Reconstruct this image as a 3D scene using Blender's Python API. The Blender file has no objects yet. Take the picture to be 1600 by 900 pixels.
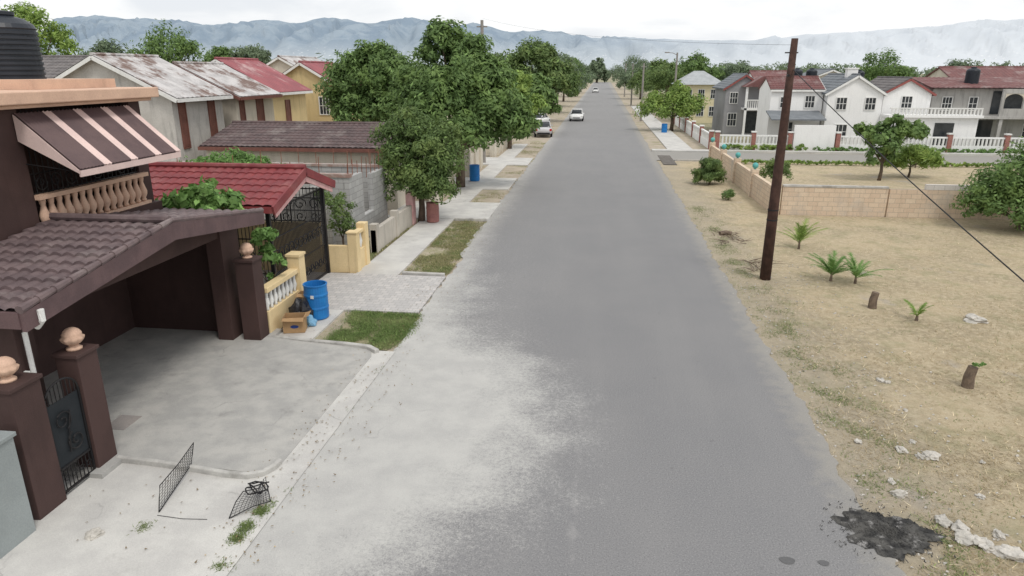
import bpy, math, random
import numpy as np
from mathutils import Vector, Matrix
from mathutils import noise as mn
random.seed(7)
S=bpy.context.scene; C=S.collection; R=math.radians
H=6.0; F0=1067.0
TH=math.atan(338/F0); PS=math.atan(140/F0*math.cos(TH))
cr=Vector((math.cos(PS),math.sin(PS),0)); cf=Vector((-math.sin(PS)*math.cos(TH),math.cos(PS)*math.cos(TH),-math.sin(TH))); cu=cr.cross(cf)
def ray(px,py): return cr*(px-800)+cu*(450-py)+cf*F0
def G(px,py,z=0.0):
    d=ray(px,py); t=(z-H)/d.z; return Vector((d.x*t,d.y*t,z))
def AY(px,py,y):
    d=ray(px,py); t=y/d.y; return Vector((d.x*t,y,H+d.z*t))
# ---------- camera
cam=bpy.data.cameras.new('camera'); co=bpy.data.objects.new('camera',cam); C.objects.link(co)
cam.sensor_width=36; cam.lens=36*F0/1600; cam.clip_end=20000; cam.clip_start=.1
M=Matrix((cr,cu,-cf)).transposed().to_4x4(); M.translation=Vector((0,0,H)); co.matrix_world=M
S.camera=co
S.view_settings.view_transform='Standard'; S.view_settings.look='None'; S.view_settings.exposure=0

# ---------- mesh builder
class MB:
    def __init__(s): s.V=[]; s.F=[]
    def add(s,vs,fs):
        o=len(s.V); s.V+=[tuple(v) for v in vs]; s.F+=[tuple(i+o for i in f) for f in fs]; return s
    def box(s,x0,x1,y0,y1,z0,z1):
        vs=[(x,y,z) for z in (z0,z1) for y in (y0,y1) for x in (x0,x1)]
        return s.add(vs,[(0,2,3,1),(4,5,7,6),(0,1,5,4),(2,6,7,3),(0,4,6,2),(1,3,7,5)])
    def bar(s,p,q,w,h):
        p=Vector(p);q=Vector(q);d=(q-p).normalized(); a=Vector((0,0,1))
        if abs(d.z)>.95:a=Vector((0,1,0))
        sx=d.cross(a).normalized()*w/2; sz=sx.cross(d).normalized()*h/2
        vs=[b+i*sx+j*sz for b in (p,q) for i,j in ((-1,-1),(1,-1),(1,1),(-1,1))]
        return s.add(vs,[(0,1,2,3),(7,6,5,4),(0,4,5,1),(1,5,6,2),(2,6,7,3),(3,7,4,0)])
    def tube(s,pts,r,n=7):
        pts=[Vector(p) for p in pts]; m=len(pts); rs=r if isinstance(r,(list,tuple)) else [r]*m
        vs=[];fs=[]
        for i,p in enumerate(pts):
            d=(pts[min(i+1,m-1)]-pts[max(i-1,0)])
            d=d.normalized() if d.length>1e-9 else Vector((0,0,1))
            a=Vector((0,0,1)) if abs(d.z)<.9 else Vector((0,1,0))
            u=d.cross(a).normalized(); v=d.cross(u)
            for k in range(n):
                t=2*math.pi*k/n; vs.append(p+(u*math.cos(t)+v*math.sin(t))*rs[i])
        for i in range(m-1):
            for k in range(n):
                a=i*n+k;b=i*n+(k+1)%n; fs.append((a,b,b+n,a+n))
        fs.append(tuple(range(n))[::-1]); fs.append(tuple((m-1)*n+k for k in range(n)))
        return s.add(vs,fs)
    def lathe(s,c,prof,n=16):
        c=Vector(c);vs=[];fs=[]
        for r,z in prof:
            for k in range(n):
                t=2*math.pi*k/n; vs.append(c+Vector((r*math.cos(t),r*math.sin(t),z)))
        for i in range(len(prof)-1):
            for k in range(n):
                a=i*n+k;b=i*n+(k+1)%n; fs.append((a,b,b+n,a+n))
        fs.append(tuple(range(n))[::-1]); fs.append(tuple((len(prof)-1)*n+k for k in range(n)))
        return s.add(vs,fs)
    def prism(s,poly,vec):
        n=len(poly); v=Vector(vec); vs=[Vector(p) for p in poly]+[Vector(p)+v for p in poly]
        fs=[tuple(range(n))[::-1],tuple(range(n,2*n))]+[(i,(i+1)%n,(i+1)%n+n,i+n) for i in range(n)]
        return s.add(vs,fs)
    def hf(s,O,U,V,nu,nv,wa,sa,per=6,sub=(0,.5,.97)):
        O=Vector(O);U=Vector(U);V=Vector(V);N=U.cross(V).normalized()
        if N.z<0:N=-N
        us=[i/(nu*per) for i in range(nu*per+1)]
        vv=[]
        for j in range(nv):
            for f in sub: vv.append((j+f,f))
        vv.append((nv,1.0))
        vs=[];
        for v,f in vv:
            for u in us:
                ph=(u*nu)%1.0
                w=wa*(math.sin(math.pi*ph)**.8 if per==6 else (.5+.5*math.sin(2*math.pi*ph)))
                vs.append(O+U*u+V*(v/nv)+N*(w+sa*f+.01))
        nn=len(us);fs=[]
        for j in range(len(vv)-1):
            for i in range(nn-1):
                a=j*nn+i; fs.append((a,a+1,a+1+nn,a+nn))
        return s.add(vs,fs)
    def build(s,name,mat,parent=None,smooth=False,bev=0):
        V=np.array(s.V,dtype=float); off=np.zeros(3)
        if parent is None:
            off=np.array([(V[:,0].min()+V[:,0].max())/2,(V[:,1].min()+V[:,1].max())/2,V[:,2].min()])
        me=bpy.data.meshes.new(name); me.from_pydata((V-off).tolist(),[],s.F); me.update()
        if mat: me.materials.append(mat)
        if smooth: me.polygons.foreach_set('use_smooth',[True]*len(me.polygons))
        o=bpy.data.objects.new(name,me); C.objects.link(o)
        if parent is None: o.location=off
        else:
            o.parent=parent
            if parent.type=='EMPTY': o.location=-Vector(parent.location)
        if bev:
            b=o.modifiers.new('b','BEVEL'); b.width=bev; b.segments=2
        return o
def tag(o,label=None,cat=None,group=None,kind=None):
    if label:o['label']=label
    if cat:o['category']=cat
    if group:o['group']=group
    if kind:o['kind']=kind
    return o
def thing(name,loc,label,cat,group=None):
    o=bpy.data.objects.new(name,None); o.location=loc; o.empty_display_size=.2; C.objects.link(o)
    return tag(o,label,cat,group)
def dup(root,loc,rz=0,label=None,sc=1,group=None):
    r=root.copy(); C.objects.link(r); r.location=loc; r.rotation_euler=(0,0,rz); r.scale=(sc,)*3
    if label:r['label']=label
    if group:r['group']=group
    for ch in list(root.children):
        c=ch.copy(); C.objects.link(c); c.parent=r
        for g in list(ch.children):
            d=g.copy(); C.objects.link(d); d.parent=c
    return r
# ---------- materials
def nd(nt,t,**k):
    n=nt.nodes.new(t)
    for a,b in k.items(): setattr(n,a,b)
    return n
def inp(nt,n,i,v):
    if isinstance(v,bpy.types.NodeSocket): nt.links.new(v,n.inputs[i])
    else: n.inputs[i].default_value=v
def mix(nt,f,a,b,bt='MIX'):
    m=nd(nt,'ShaderNodeMix',data_type='RGBA',blend_type=bt)
    inp(nt,m,0,f); 
    for i,v in ((6,a),(7,b)):
        if isinstance(v,tuple) and len(v)==3:v=(*v,1)
        inp(nt,m,i,v)
    return m.outputs[2]
def mth(nt,op,a,b=0.0,c=None):
    m=nd(nt,'ShaderNodeMath',operation=op); inp(nt,m,0,a); inp(nt,m,1,b)
    if c is not None: inp(nt,m,2,c)
    return m.outputs[0]
def noi(nt,vec,sc,det=5,ro=.6,dist=0):
    n=nd(nt,'ShaderNodeTexNoise'); nt.links.new(vec,n.inputs['Vector']); n.inputs['Scale'].default_value=sc
    n.inputs['Detail'].default_value=det; n.inputs['Roughness'].default_value=ro; n.inputs['Distortion'].default_value=dist
    return n.outputs['Fac']
def ramp(nt,f,lo,hi):
    m=nd(nt,'ShaderNodeMapRange',interpolation_type='SMOOTHSTEP'); inp(nt,m,0,f); inp(nt,m,1,lo); inp(nt,m,2,hi); return m.outputs[0]
def cracks(nt,pos,sc,w_):
    n=nd(nt,'ShaderNodeTexNoise'); nt.links.new(pos,n.inputs['Vector']); n.inputs['Scale'].default_value=1.3; n.inputs['Detail'].default_value=6
    v=nd(nt,'ShaderNodeVectorMath',operation='MULTIPLY_ADD'); nt.links.new(n.outputs['Color'],v.inputs[0]); v.inputs[1].default_value=(.9,.9,.9); nt.links.new(pos,v.inputs[2])
    vo=nd(nt,'ShaderNodeTexVoronoi',feature='DISTANCE_TO_EDGE'); nt.links.new(v.outputs[0],vo.inputs['Vector']); vo.inputs['Scale'].default_value=sc
    f=ramp(nt,vo.outputs['Distance'],w_,w_*.3); return mth(nt,'MULTIPLY',f,ramp(nt,noi(nt,pos,.6,3),.52,.66))
def base(name,rough=.85,metal=0):
    m=bpy.data.materials.new(name); m.use_nodes=True; nt=m.node_tree; b=nt.nodes['Principled BSDF']
    b.inputs['Roughness'].default_value=rough; b.inputs['Metallic'].default_value=metal
    b.inputs['Specular IOR Level'].default_value=.3
    g=nd(nt,'ShaderNodeNewGeometry'); return m,nt,b,g.outputs['Position'],g
def mat(name,c1,c2=None,sc=1.5,rough=.85,bump=.25,bs=40,st=None,ssc=.7,slo=.5,shi=.7,metal=0,brick=None,grain=.12,streak=0,crack=0):
    m,nt,b,pos,g=base(name,rough,metal)
    if c2 is None:c2=tuple(x*.85 for x in c1)
    if brick:
        bw,bh,mc,plane=brick
        sx=nd(nt,'ShaderNodeSeparateXYZ'); nt.links.new(pos,sx.inputs[0]); cx=nd(nt,'ShaderNodeCombineXYZ')
        if plane=='wall':
            nt.links.new(mth(nt,'ADD',sx.outputs[0],sx.outputs[1]),cx.inputs[0]); nt.links.new(sx.outputs[2],cx.inputs[1])
        else:
            nt.links.new(sx.outputs[0],cx.inputs[0]); nt.links.new(sx.outputs[1],cx.inputs[1])
        bt=nd(nt,'ShaderNodeTexBrick'); nt.links.new(cx.outputs[0],bt.inputs['Vector'])
        bt.inputs['Color1'].default_value=(*c1,1); bt.inputs['Color2'].default_value=(*c2,1); bt.inputs['Mortar'].default_value=(*mc,1)
        bt.inputs['Scale'].default_value=1; bt.inputs['Mortar Size'].default_value=bh*.05; bt.inputs['Brick Width'].default_value=bw; bt.inputs['Row Height'].default_value=bh
        bt.inputs['Mortar Smooth'].default_value=.3
        col=bt.outputs['Color']
    else: col=mix(nt,ramp(nt,noi(nt,pos,sc),.35,.65),c1,c2)
    if st: col=mix(nt,ramp(nt,noi(nt,pos,ssc,8,.65),slo,shi),col,st)
    if streak:
        mp=nd(nt,'ShaderNodeMapping'); nt.links.new(pos,mp.inputs[0]); mp.inputs['Scale'].default_value=(3,3,.35)
        col=mix(nt,mth(nt,'MULTIPLY',ramp(nt,noi(nt,mp.outputs[0],1.6,6,.65),.48,.72),streak),col,tuple(x*.35 for x in c1))
    if crack: col=mix(nt,mth(nt,'MULTIPLY',cracks(nt,pos,.45,.009),crack),col,tuple(x*.35 for x in c1))
    fn=noi(nt,pos,bs,3,.7)
    if grain:
        k=mth(nt,'MULTIPLY_ADD',fn,grain*4,1-grain*2)
        cc=nd(nt,'ShaderNodeCombineColor'); [nt.links.new(k,cc.inputs[i]) for i in range(3)]
        col=mix(nt,1.0,col,cc.outputs[0],'MULTIPLY')
    nt.links.new(col,b.inputs['Base Color'])
    if bump:
        bp=nd(nt,'ShaderNodeBump'); bp.inputs['Strength'].default_value=bump; bp.inputs['Distance'].default_value=.02
        nt.links.new(fn,bp.inputs['Height']); nt.links.new(bp.outputs[0],b.inputs['Normal'])
    return m
def leafmat(name,a,bb,c,rough=.6):
    m,nt,b,pos,g=base(name,rough)
    r=g.outputs['Random Per Island']
    col=mix(nt,r,a,bb); col=mix(nt,ramp(nt,noi(nt,pos,1.1,3),.45,.68),col,c)
    col=mix(nt,ramp(nt,r,.93,.97),col,tuple(min(1,x*1.7) for x in bb))
    nt.links.new(col,b.inputs['Base Color'])
    tr=nd(nt,'ShaderNodeBsdfTranslucent'); nt.links.new(col,tr.inputs[0])
    ms=nd(nt,'ShaderNodeMixShader'); ms.inputs[0].default_value=.32
    nt.links.new(b.outputs[0],ms.inputs[1]); nt.links.new(tr.outputs[0],ms.inputs[2])
    nt.links.new(ms.outputs[0],nt.nodes['Material Output'].inputs[0]); return m
L_mango=leafmat('mango_leaf',(.1,.17,.055),(.16,.25,.08),(.2,.3,.09))
L_dark=leafmat('dark_leaf',(.09,.145,.05),(.15,.225,.07),(.2,.27,.085))
L_light=leafmat('light_leaf',(.15,.24,.055),(.25,.36,.09),(.3,.4,.1))
L_fresh=leafmat('fresh_leaf',(.1,.2,.05),(.2,.34,.1),(.18,.31,.09))
L_far=leafmat('far_leaf',(.13,.18,.11),(.18,.24,.14),(.21,.27,.16))  # greyed, paler green: distance haze painted into the leaf colour
bark=mat('bark',(.16,.12,.09),(.09,.07,.05),4,.9,.8,25)
conc=mat('path_concrete',(.57,.56,.53),(.48,.47,.45),1.2,.9,.25,60,st=(.38,.37,.35),ssc=1.1,slo=.56,shi=.8,crack=.5)
drive=mat('stained_concrete',(.44,.43,.405),(.36,.355,.34),2.2,.9,.3,60,st=(.26,.255,.245),ssc=1.9,slo=.53,shi=.8,crack=.4)
drive2=mat('pale_tile_paving',(.54,.52,.5),(.44,.43,.42),1,.85,.2,50,brick=(.2,.2,(.36,.35,.34),'floor'),st=(.38,.37,.36),slo=.55,shi=.8)
kerbm=mat('kerb_concrete',(.52,.51,.48),(.4,.39,.37),3,.9,.5,50,st=(.28,.27,.25),ssc=2)
brown=mat('brown_paint',(.074,.043,.039),(.058,.034,.031),1,.75,.15,50,streak=.2,grain=.08)
browntile=mat('brown_roof_tile',(.17,.125,.125),(.11,.08,.083),2.5,.6,.3,60,st=(.27,.23,.22),ssc=1.5,slo=.5,shi=.82)
peach=mat('peach_paint',(.66,.45,.33),(.58,.39,.29),2,.7,.15,40,st=(.4,.27,.2),ssc=2,slo=.55,shi=.85)
grayp=mat('grey_paint',(.3,.33,.33),(.25,.275,.275),1,.7,.2,40)
iron=mat('black_iron',(.012,.012,.014),(.02,.018,.018),3,.5,.1,60)
awnb=mat('awning_brown',(.13,.085,.085),(.1,.065,.068),2,.6,.1,60)
awnw=mat('awning_pink_white',(.72,.56,.52),(.65,.5,.47),2,.6,.1,60)
white=mat('white_paint',(.78,.78,.76),(.7,.7,.68),1.5,.6,.1,40,streak=.12)
whiteh=mat('white_render',(.84,.84,.83),(.79,.79,.78),.5,.8,.1,20,streak=.15)
redtile=mat('red_roof_tile',(.24,.05,.053),(.185,.04,.045),2,.6,.2,60,st=(.32,.14,.13),ssc=1.2,slo=.5,shi=.85)
dullred=mat('dull_red_roof',(.19,.085,.08),(.15,.07,.068),2,.7,.2,40,st=(.27,.2,.19),ssc=.8)
pinktrim=mat('pink_white_trim',(.62,.4,.38),(.55,.3,.3),3,.7,.1,40)
yellow=mat('yellow_paint',(.76,.6,.35),(.7,.55,.31),1.5,.75,.15,40,streak=.2)
yellowh=mat('yellow_render',(.64,.51,.28),(.58,.46,.25),.6,.8,.1,20,streak=.3)
block=mat('grey_blockwork',(.42,.42,.41),(.34,.34,.335),1,.9,.3,30,brick=(.42,.21,(.24,.235,.23),'wall'),st=(.55,.54,.52),ssc=1,slo=.6,shi=.8)
peachblock=mat('peach_blockwork',(.6,.47,.35),(.66,.54,.41),1,.9,.3,30,brick=(.42,.2,(.4,.33,.26),'wall'),st=(.48,.43,.37),ssc=.7,slo=.52,shi=.75,streak=.2)
stucco=mat('grey_stucco',(.52,.5,.47),(.44,.42,.39),.8,.9,.3,25,streak=.5)
cream=mat('cream_stucco',(.62,.57,.48),(.55,.5,.42),.8,.9,.2,25,streak=.35)
rusty=mat('weathered_zinc',(.56,.54,.53),(.4,.385,.38),1.2,.55,.1,20,st=(.17,.11,.09),ssc=.8,slo=.49,shi=.62)
redzinc=mat('faded_red_zinc',(.32,.09,.1),(.25,.075,.085),1,.55,.1,20,st=(.5,.34,.33),ssc=.7,slo=.52,shi=.75)
darkshing=mat('dark_shingle',(.2,.185,.18),(.14,.13,.13),2,.9,.3,30)
slate=mat('slate_blue_roof',(.2,.215,.23),(.16,.175,.19),2,.8,.2,30)
shutter=mat('brown_louvre',(.2,.085,.065),(.15,.065,.05),3,.6,.1,30)
glass=mat('dark_glass',(.03,.035,.04),(.05,.055,.06),2,.15,0,10,grain=0)
tankm=mat('black_tank_plastic',(.022,.027,.035),(.03,.035,.045),2,.4,.05,30,grain=.05)
bluep=mat('blue_plastic',(.02,.19,.5),(.018,.15,.43),3,.45,.05,30,grain=.08,streak=.2)
redp=mat('red_brown_plastic',(.33,.15,.13),(.27,.12,.11),3,.6,.05,30,streak=.3)
card=mat('cardboard',(.42,.27,.14),(.36,.23,.12),4,.9,.1,60)
bagm=mat('black_bag',(.012,.012,.015),(.03,.03,.035),6,.3,.6,15)
polem=mat('creosote_pole',(.085,.045,.035),(.05,.028,.022),5,.85,.5,40,streak=.4)
polegray=mat('grey_pole',(.3,.28,.26),(.24,.22,.2),3,.8,.2,30)
wirem=mat('cable_black',(.02,.02,.022),None,3,.6,0,30)
rock=mat('pale_limestone',(.58,.55,.5),(.42,.4,.36),6,.9,.8,30)
wood=mat('weathered_wood',(.2,.15,.11),(.12,.09,.07),8,.9,.8,40)
ash=mat('charred_ash',(.03,.03,.03),(.1,.097,.09),5,.95,1,35,st=(.34,.33,.32),ssc=4,slo=.55,shi=.68)
teal=mat('teal_paint',(.12,.42,.4),(.1,.36,.35),3,.6,.1,30)
brickred=mat('red_brick',(.33,.13,.1),(.27,.1,.085),1,.85,.2,30,brick=(.25,.09,(.45,.4,.36),'wall'))
dirt=mat('dirt',(.44,.38,.3),(.35,.3,.23),1.5,.95,.6,40,st=(.27,.26,.15),ssc=.5,slo=.5,shi=.7)
cartyre=mat('tyre_rubber',(.02,.02,.02),None,3,.9,.1,30)
carwhite=mat('car_white',(.8,.8,.79),(.78,.78,.77),1,.25,0,10,grain=0)
carsilver=mat('car_silver',(.55,.55,.56),(.5,.5,.51),1,.3,0,10,grain=0)
chrome=mat('light_alloy',(.5,.5,.5),None,3,.35,0,10)
lampw=mat('headlamp_glass',(.75,.75,.72),None,3,.15,0,10,grain=0)
lampr=mat('tail_lamp_red',(.5,.02,.02),None,3,.2,0,10,grain=0)
rebarm=mat('rusty_rebar',(.28,.12,.08),(.2,.09,.06),8,.8,.2,30)
# ---------- world and sun
w=bpy.data.worlds.new('World'); S.world=w; w.use_nodes=True; nt=w.node_tree
bg=nt.nodes['Background']; bg.inputs[1].default_value=.1
sky=nd(nt,'ShaderNodeTexSky',sky_type='NISHITA'); sky.sun_disc=False; sky.sun_elevation=R(58); sky.sun_rotation=R(140)
sky.dust_density=3
tc=nd(nt,'ShaderNodeTexCoord'); mp=nd(nt,'ShaderNodeMapping'); nt.links.new(tc.outputs['Generated'],mp.inputs[0]); mp.inputs['Scale'].default_value=(1,1,4)
n1=noi(nt,mp.outputs[0],3.6,7,.5,.4)
cl=mix(nt,ramp(nt,n1,.36,.54),(8.8,9.1,9.5),(10.8,10.85,10.9))
fin=mix(nt,.92,sky.outputs[0],cl)
nt.links.new(fin,bg.inputs[0])
sl=bpy.data.lights.new('sun','SUN'); sl.energy=1.5; sl.angle=R(14); sl.color=(1,.95,.88)
so=bpy.data.objects.new('sun',sl); C.objects.link(so); so.location=(0,0,50)
az=R(140); el=R(58); sd=Vector((math.sin(az)*math.cos(el),math.cos(az)*math.cos(el),math.sin(el)))
so.rotation_euler=sd.to_track_quat('Z','Y').to_euler()

# ---------- setting
def sheet(name,poly,z,m,kind='structure'):
    mb=MB(); mb.add([(x,y,z) for x,y in poly],[tuple(range(len(poly)))]); o=mb.build(name,m); return tag(o,kind=kind)
gm,nt,b,pos,g=base('plain_ground',.95)
col=mix(nt,ramp(nt,noi(nt,pos,.05,6),.4,.6),(.3,.27,.18),(.18,.21,.12)); col=mix(nt,ramp(nt,noi(nt,pos,.6,6),.45,.65),col,(.38,.33,.24))
nt.links.new(col,b.inputs['Base Color'])
sheet('ground',[(-6000,-60),(6000,-60),(6000,9000),(-6000,9000)],-.05,gm)
fm,nt,b,pos,g=base('dry_grass_ground',.95)
sx=nd(nt,'ShaderNodeSeparateXYZ'); nt.links.new(pos,sx.inputs[0])
n1=noi(nt,pos,.45,8,.65); n2=noi(nt,pos,6,6,.75); n3=noi(nt,pos,30,4,.8)
col=mix(nt,ramp(nt,n1,.38,.62),(.49,.40,.265),(.38,.315,.215)); col=mix(nt,ramp(nt,n2,.42,.62),col,(.54,.455,.315))
col=mix(nt,mth(nt,'MULTIPLY',ramp(nt,noi(nt,pos,1.1,8,.7),.48,.68),.5),col,(.25,.25,.13))
col=mix(nt,ramp(nt,noi(nt,pos,.33,5,.55),.6,.7),col,(.4,.36,.31))
nearroad=ramp(nt,mth(nt,'MULTIPLY_ADD',noi(nt,pos,.9,5),-2.4,sx.outputs[0]),5.4,3.2)
col=mix(nt,mth(nt,'MULTIPLY',nearroad,.5),col,(.34,.305,.25))
col=mix(nt,mth(nt,'MULTIPLY',ramp(nt,n3,.55,.7),.6),col,(.2,.165,.1))
nt.links.new(col,b.inputs['Base Color'])
bp=nd(nt,'ShaderNodeBump'); bp.inputs['Distance'].default_value=.05; bp.inputs['Strength'].default_value=.8; nt.links.new(n3,bp.inputs['Height']); nt.links.new(bp.outputs[0],b.inputs['Normal'])
sheet('dry_field',[(3.2,-10),(70,-10),(70,49.8),(3.2,49.8)],-.02,fm)
rm,nt,b,pos,g=base('faded_asphalt',.9)
sx=nd(nt,'ShaderNodeSeparateXYZ'); nt.links.new(pos,sx.inputs[0]); X,Y=sx.outputs[0],sx.outputs[1]
big=noi(nt,pos,.35,6,.6); med=noi(nt,pos,3,6,.7); fine=noi(nt,pos,45,3,.8); f2=noi(nt,pos,14,5,.75)
mp=nd(nt,'ShaderNodeMapping'); nt.links.new(pos,mp.inputs[0]); mp.inputs['Scale'].default_value=(1.2,.12,1)
lng=noi(nt,mp.outputs[0],.9,4,.5)
col=mix(nt,ramp(nt,big,.3,.7),(.195,.195,.2),(.215,.213,.215))
col=mix(nt,mth(nt,'MULTIPLY',ramp(nt,lng,.4,.7),.25),col,(.25,.247,.245))
col=mix(nt,ramp(nt,fine,.5,.72),col,(.33,.325,.32)); col=mix(nt,mth(nt,'MULTIPLY',ramp(nt,fine,.46,.3),.8),col,(.09,.09,.095))
col=mix(nt,mth(nt,'MULTIPLY',ramp(nt,noi(nt,pos,5,2),.7,.76),.4),col,(.12,.12,.12))
seam=mth(nt,'ABSOLUTE',mth(nt,'ADD',X,.15))
sm=mth(nt,'MULTIPLY',ramp(nt,mth(nt,'MULTIPLY_ADD',med,.7,seam),.42,.28),ramp(nt,Y,15,8))
col=mix(nt,mth(nt,'MULTIPLY',sm,.3),col,(.38,.37,.36))
col=mix(nt,mth(nt,'MULTIPLY',ramp(nt,Y,15,110),.45),col,(.31,.305,.3))
wl=mth(nt,'MULTIPLY',ramp(nt,X,.6,-2.5),ramp(nt,f2,.45,.62)); col=mix(nt,mth(nt,'MULTIPLY',wl,.25),col,(.36,.35,.34))
e1=ramp(nt,mth(nt,'MULTIPLY_ADD',f2,1.2,mth(nt,'MULTIPLY_ADD',med,1.4,X)),-2.2,-3.5)
col=mix(nt,mth(nt,'MULTIPLY',e1,.65),col,(.42,.405,.38))
e2=ramp(nt,mth(nt,'MULTIPLY_ADD',med,-1.2,X),2.8,3.4)
col=mix(nt,mth(nt,'MULTIPLY',e2,.55),col,(.34,.32,.28))
yn=mth(nt,'DIVIDE',Y,40.0)
cv=nd(nt,'ShaderNodeFloatCurve'); nt.links.new(yn,cv.inputs[1])
tab=[(0,-3.5),(5.5,-3.0),(7,-2.2),(8,-1.5),(9,-.8),(11,-.6),(12.5,-.8),(13.6,-1.3),(14.8,-2.5),(16.5,-3.2),(19,-3.5),(22,-4.3),(40,-5)]
cc=cv.mapping.curves[0]; cc.points[0].location=(0,(tab[0][1]+5)/5); cc.points[1].location=(1,0)
for y,x in tab[1:-1]: cc.points.new(y/40,(x+5)/5)
cv.mapping.update()
xb=mth(nt,'MULTIPLY_ADD',cv.outputs[0],5.0,-5.0)
diff=mth(nt,'SUBTRACT',xb,X)
pn=noi(nt,pos,.9,9,.72)
dd=mth(nt,'ADD',diff,mth(nt,'MULTIPLY_ADD',pn,3.6,-1.8))
dd=mth(nt,'ADD',dd,mth(nt,'MULTIPLY_ADD',f2,3.4,-1.7))
dd=mth(nt,'ADD',dd,mth(nt,'MULTIPLY_ADD',fine,2.0,-1.0))
pm=ramp(nt,dd,-1.0,1.5)
pc=mix(nt,ramp(nt,noi(nt,pos,1.7,8,.65),.3,.7),(.51,.505,.48),(.43,.425,.41)); pc=mix(nt,ramp(nt,fine,.5,.8),pc,(.58,.57,.54))
pc=mix(nt,mth(nt,'MULTIPLY',ramp(nt,fine,.42,.3),.5),pc,(.27,.27,.27)); pc=mix(nt,mth(nt,'MULTIPLY',cracks(nt,pos,.4,.008),.35),pc,(.25,.25,.25))
col=mix(nt,mth(nt,'MULTIPLY',pm,.92),col,pc)
nt.links.new(col,b.inputs['Base Color'])
bp=nd(nt,'ShaderNodeBump'); bp.inputs['Distance'].default_value=.012; bp.inputs['Strength'].default_value=.6; nt.links.new(fine,bp.inputs['Height']); nt.links.new(bp.outputs[0],b.inputs['Normal'])
def jag(x,y,a,s): 
    return x+a*(.7*math.sin(y*.9+s)+.6*math.sin(y*4.3+s*2)+.5*math.sin(y*9.1+s)+random.uniform(-.6,.6))*.35
mb=MB(); ys=[-6+i*.12 for i in range(540)]+[59+i*3 for i in range(125)]
vs=[];
for y in ys:
    vs.append((jag(-4.45 if y<22 else -4.6,y,.14,1) if y>13.5 else -4.45,y,0)); vs.append((jag(4.0+.004*max(0,y-15),y,.15,3),y,0))
mb.add(vs,[(2*i,2*i+1,2*i+3,2*i+2) for i in range(len(ys)-1)]); tag(mb.build('road',rm),kind='structure')
sheet('side_street',[(3.9,50.0),(90,50.0),(90,55.5),(3.9,55.5)],-.006,rm)
sheet('left_verge',[(-40,13.6),(-4.2,13.6),(-4.2,420),(-40,420)],-.03,dirt)
sheet('right_verge',[(3.3,55.6),(9,55.6),(9,420),(3.3,420)],-.03,dirt)
mb=MB(); mb.add([(x,y,.012) for x,y in [(-14,-6),(-4.4,-6),(-4.4,8.75),(-14,8.75)]],[(0,1,2,3)]); mb.add([(x,y,.012) for x,y in [(-5.3,8.751),(-4.4,8.751),(-4.36,13.75),(-5.3,13.75)]],[(0,1,2,3)]); tag(mb.build('footpath',conc),kind='structure')
mb=MB(); mb.box(-11.2,-7.4,8.3,14.6,-.04,.09)
tp=[(-7.4,8.8,.09),(-5.1,8.72,.03),(-4.85,9.1,.02),(-4.8,13.4,.02),(-4.95,13.85,.03),(-7.4,14.2,.09)]; n=len(tp)
mb.add(tp+[(a,b_,-.06) for a,b_,c in tp],[tuple(range(n))]+[(i,(i+1)%n,(i+1)%n+n,i+n) for i in range(n)])
tag(mb.build('driveway',drive),kind='structure')
mb=MB()
def kline(ks,w0,h0,z0):
    for i,(a,c) in enumerate(zip(ks[:-1],ks[1:])):
        d=(Vector((*c,0))-Vector((*a,0))).normalized()*.02; mb.bar((a[0]-d.x,a[1]-d.y,z0-.001*i),(c[0]+d.x,c[1]+d.y,z0-.001*i),w0,h0)
kline([(-7.5,8.80),(-6.8,8.76),(-6.1,8.68),(-5.5,8.6),(-5.2,8.6),(-5.0,8.7),(-4.9,8.88),(-4.88,9.05)],.08,.11,.05)
kline([(-7.5,14.12),(-6.6,14.0),(-5.6,13.92),(-5.0,13.82),(-4.75,13.62)],.12,.12,.045)
mb.bar((-5.9,19.75,.03),(-4.55,19.7,.03),.14,.14); mb.bar((-5.95,28.0,.03),(-4.6,28.0,.03),.14,.12)
tag(mb.build('kerb',kerbm,bev=.02),kind='structure')
mb=MB(); mb.box(-12,-4.5,16.3,19.6,-.05,.03); tag(mb.build('tiled_driveway',drive2),kind='structure')
mb=MB(); mb.box(-7.5,-6.5,14.2,16.3,-.05,.022); mb.box(-7.35,-6.0,19.6,28.1,-.05,.02); mb.box(-9,-4.55,28.1,32,-.05,.03); mb.box(-7.3,-6.1,32,60,-.05,.02);mb.box(-9,-4.7,36,40,-.05,.024); mb.box(-9,-4.7,46,50,-.05,.024)
tag(mb.build('sidewalk',conc),kind='structure')
mb=MB(); mb.box(4.2,9,55.55,56.6,-.05,.1); mb.box(9,60,56,56.6,-.05,.1); mb.box(5.5,7.5,57,130,-.05,.06); tag(mb.build('right_sidewalk',conc),kind='structure')
mb=MB(); mb.box(5.4,60,49.75,49.95,-.05,.1); tag(mb.build('side_kerb',kerbm),kind='structure')
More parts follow.
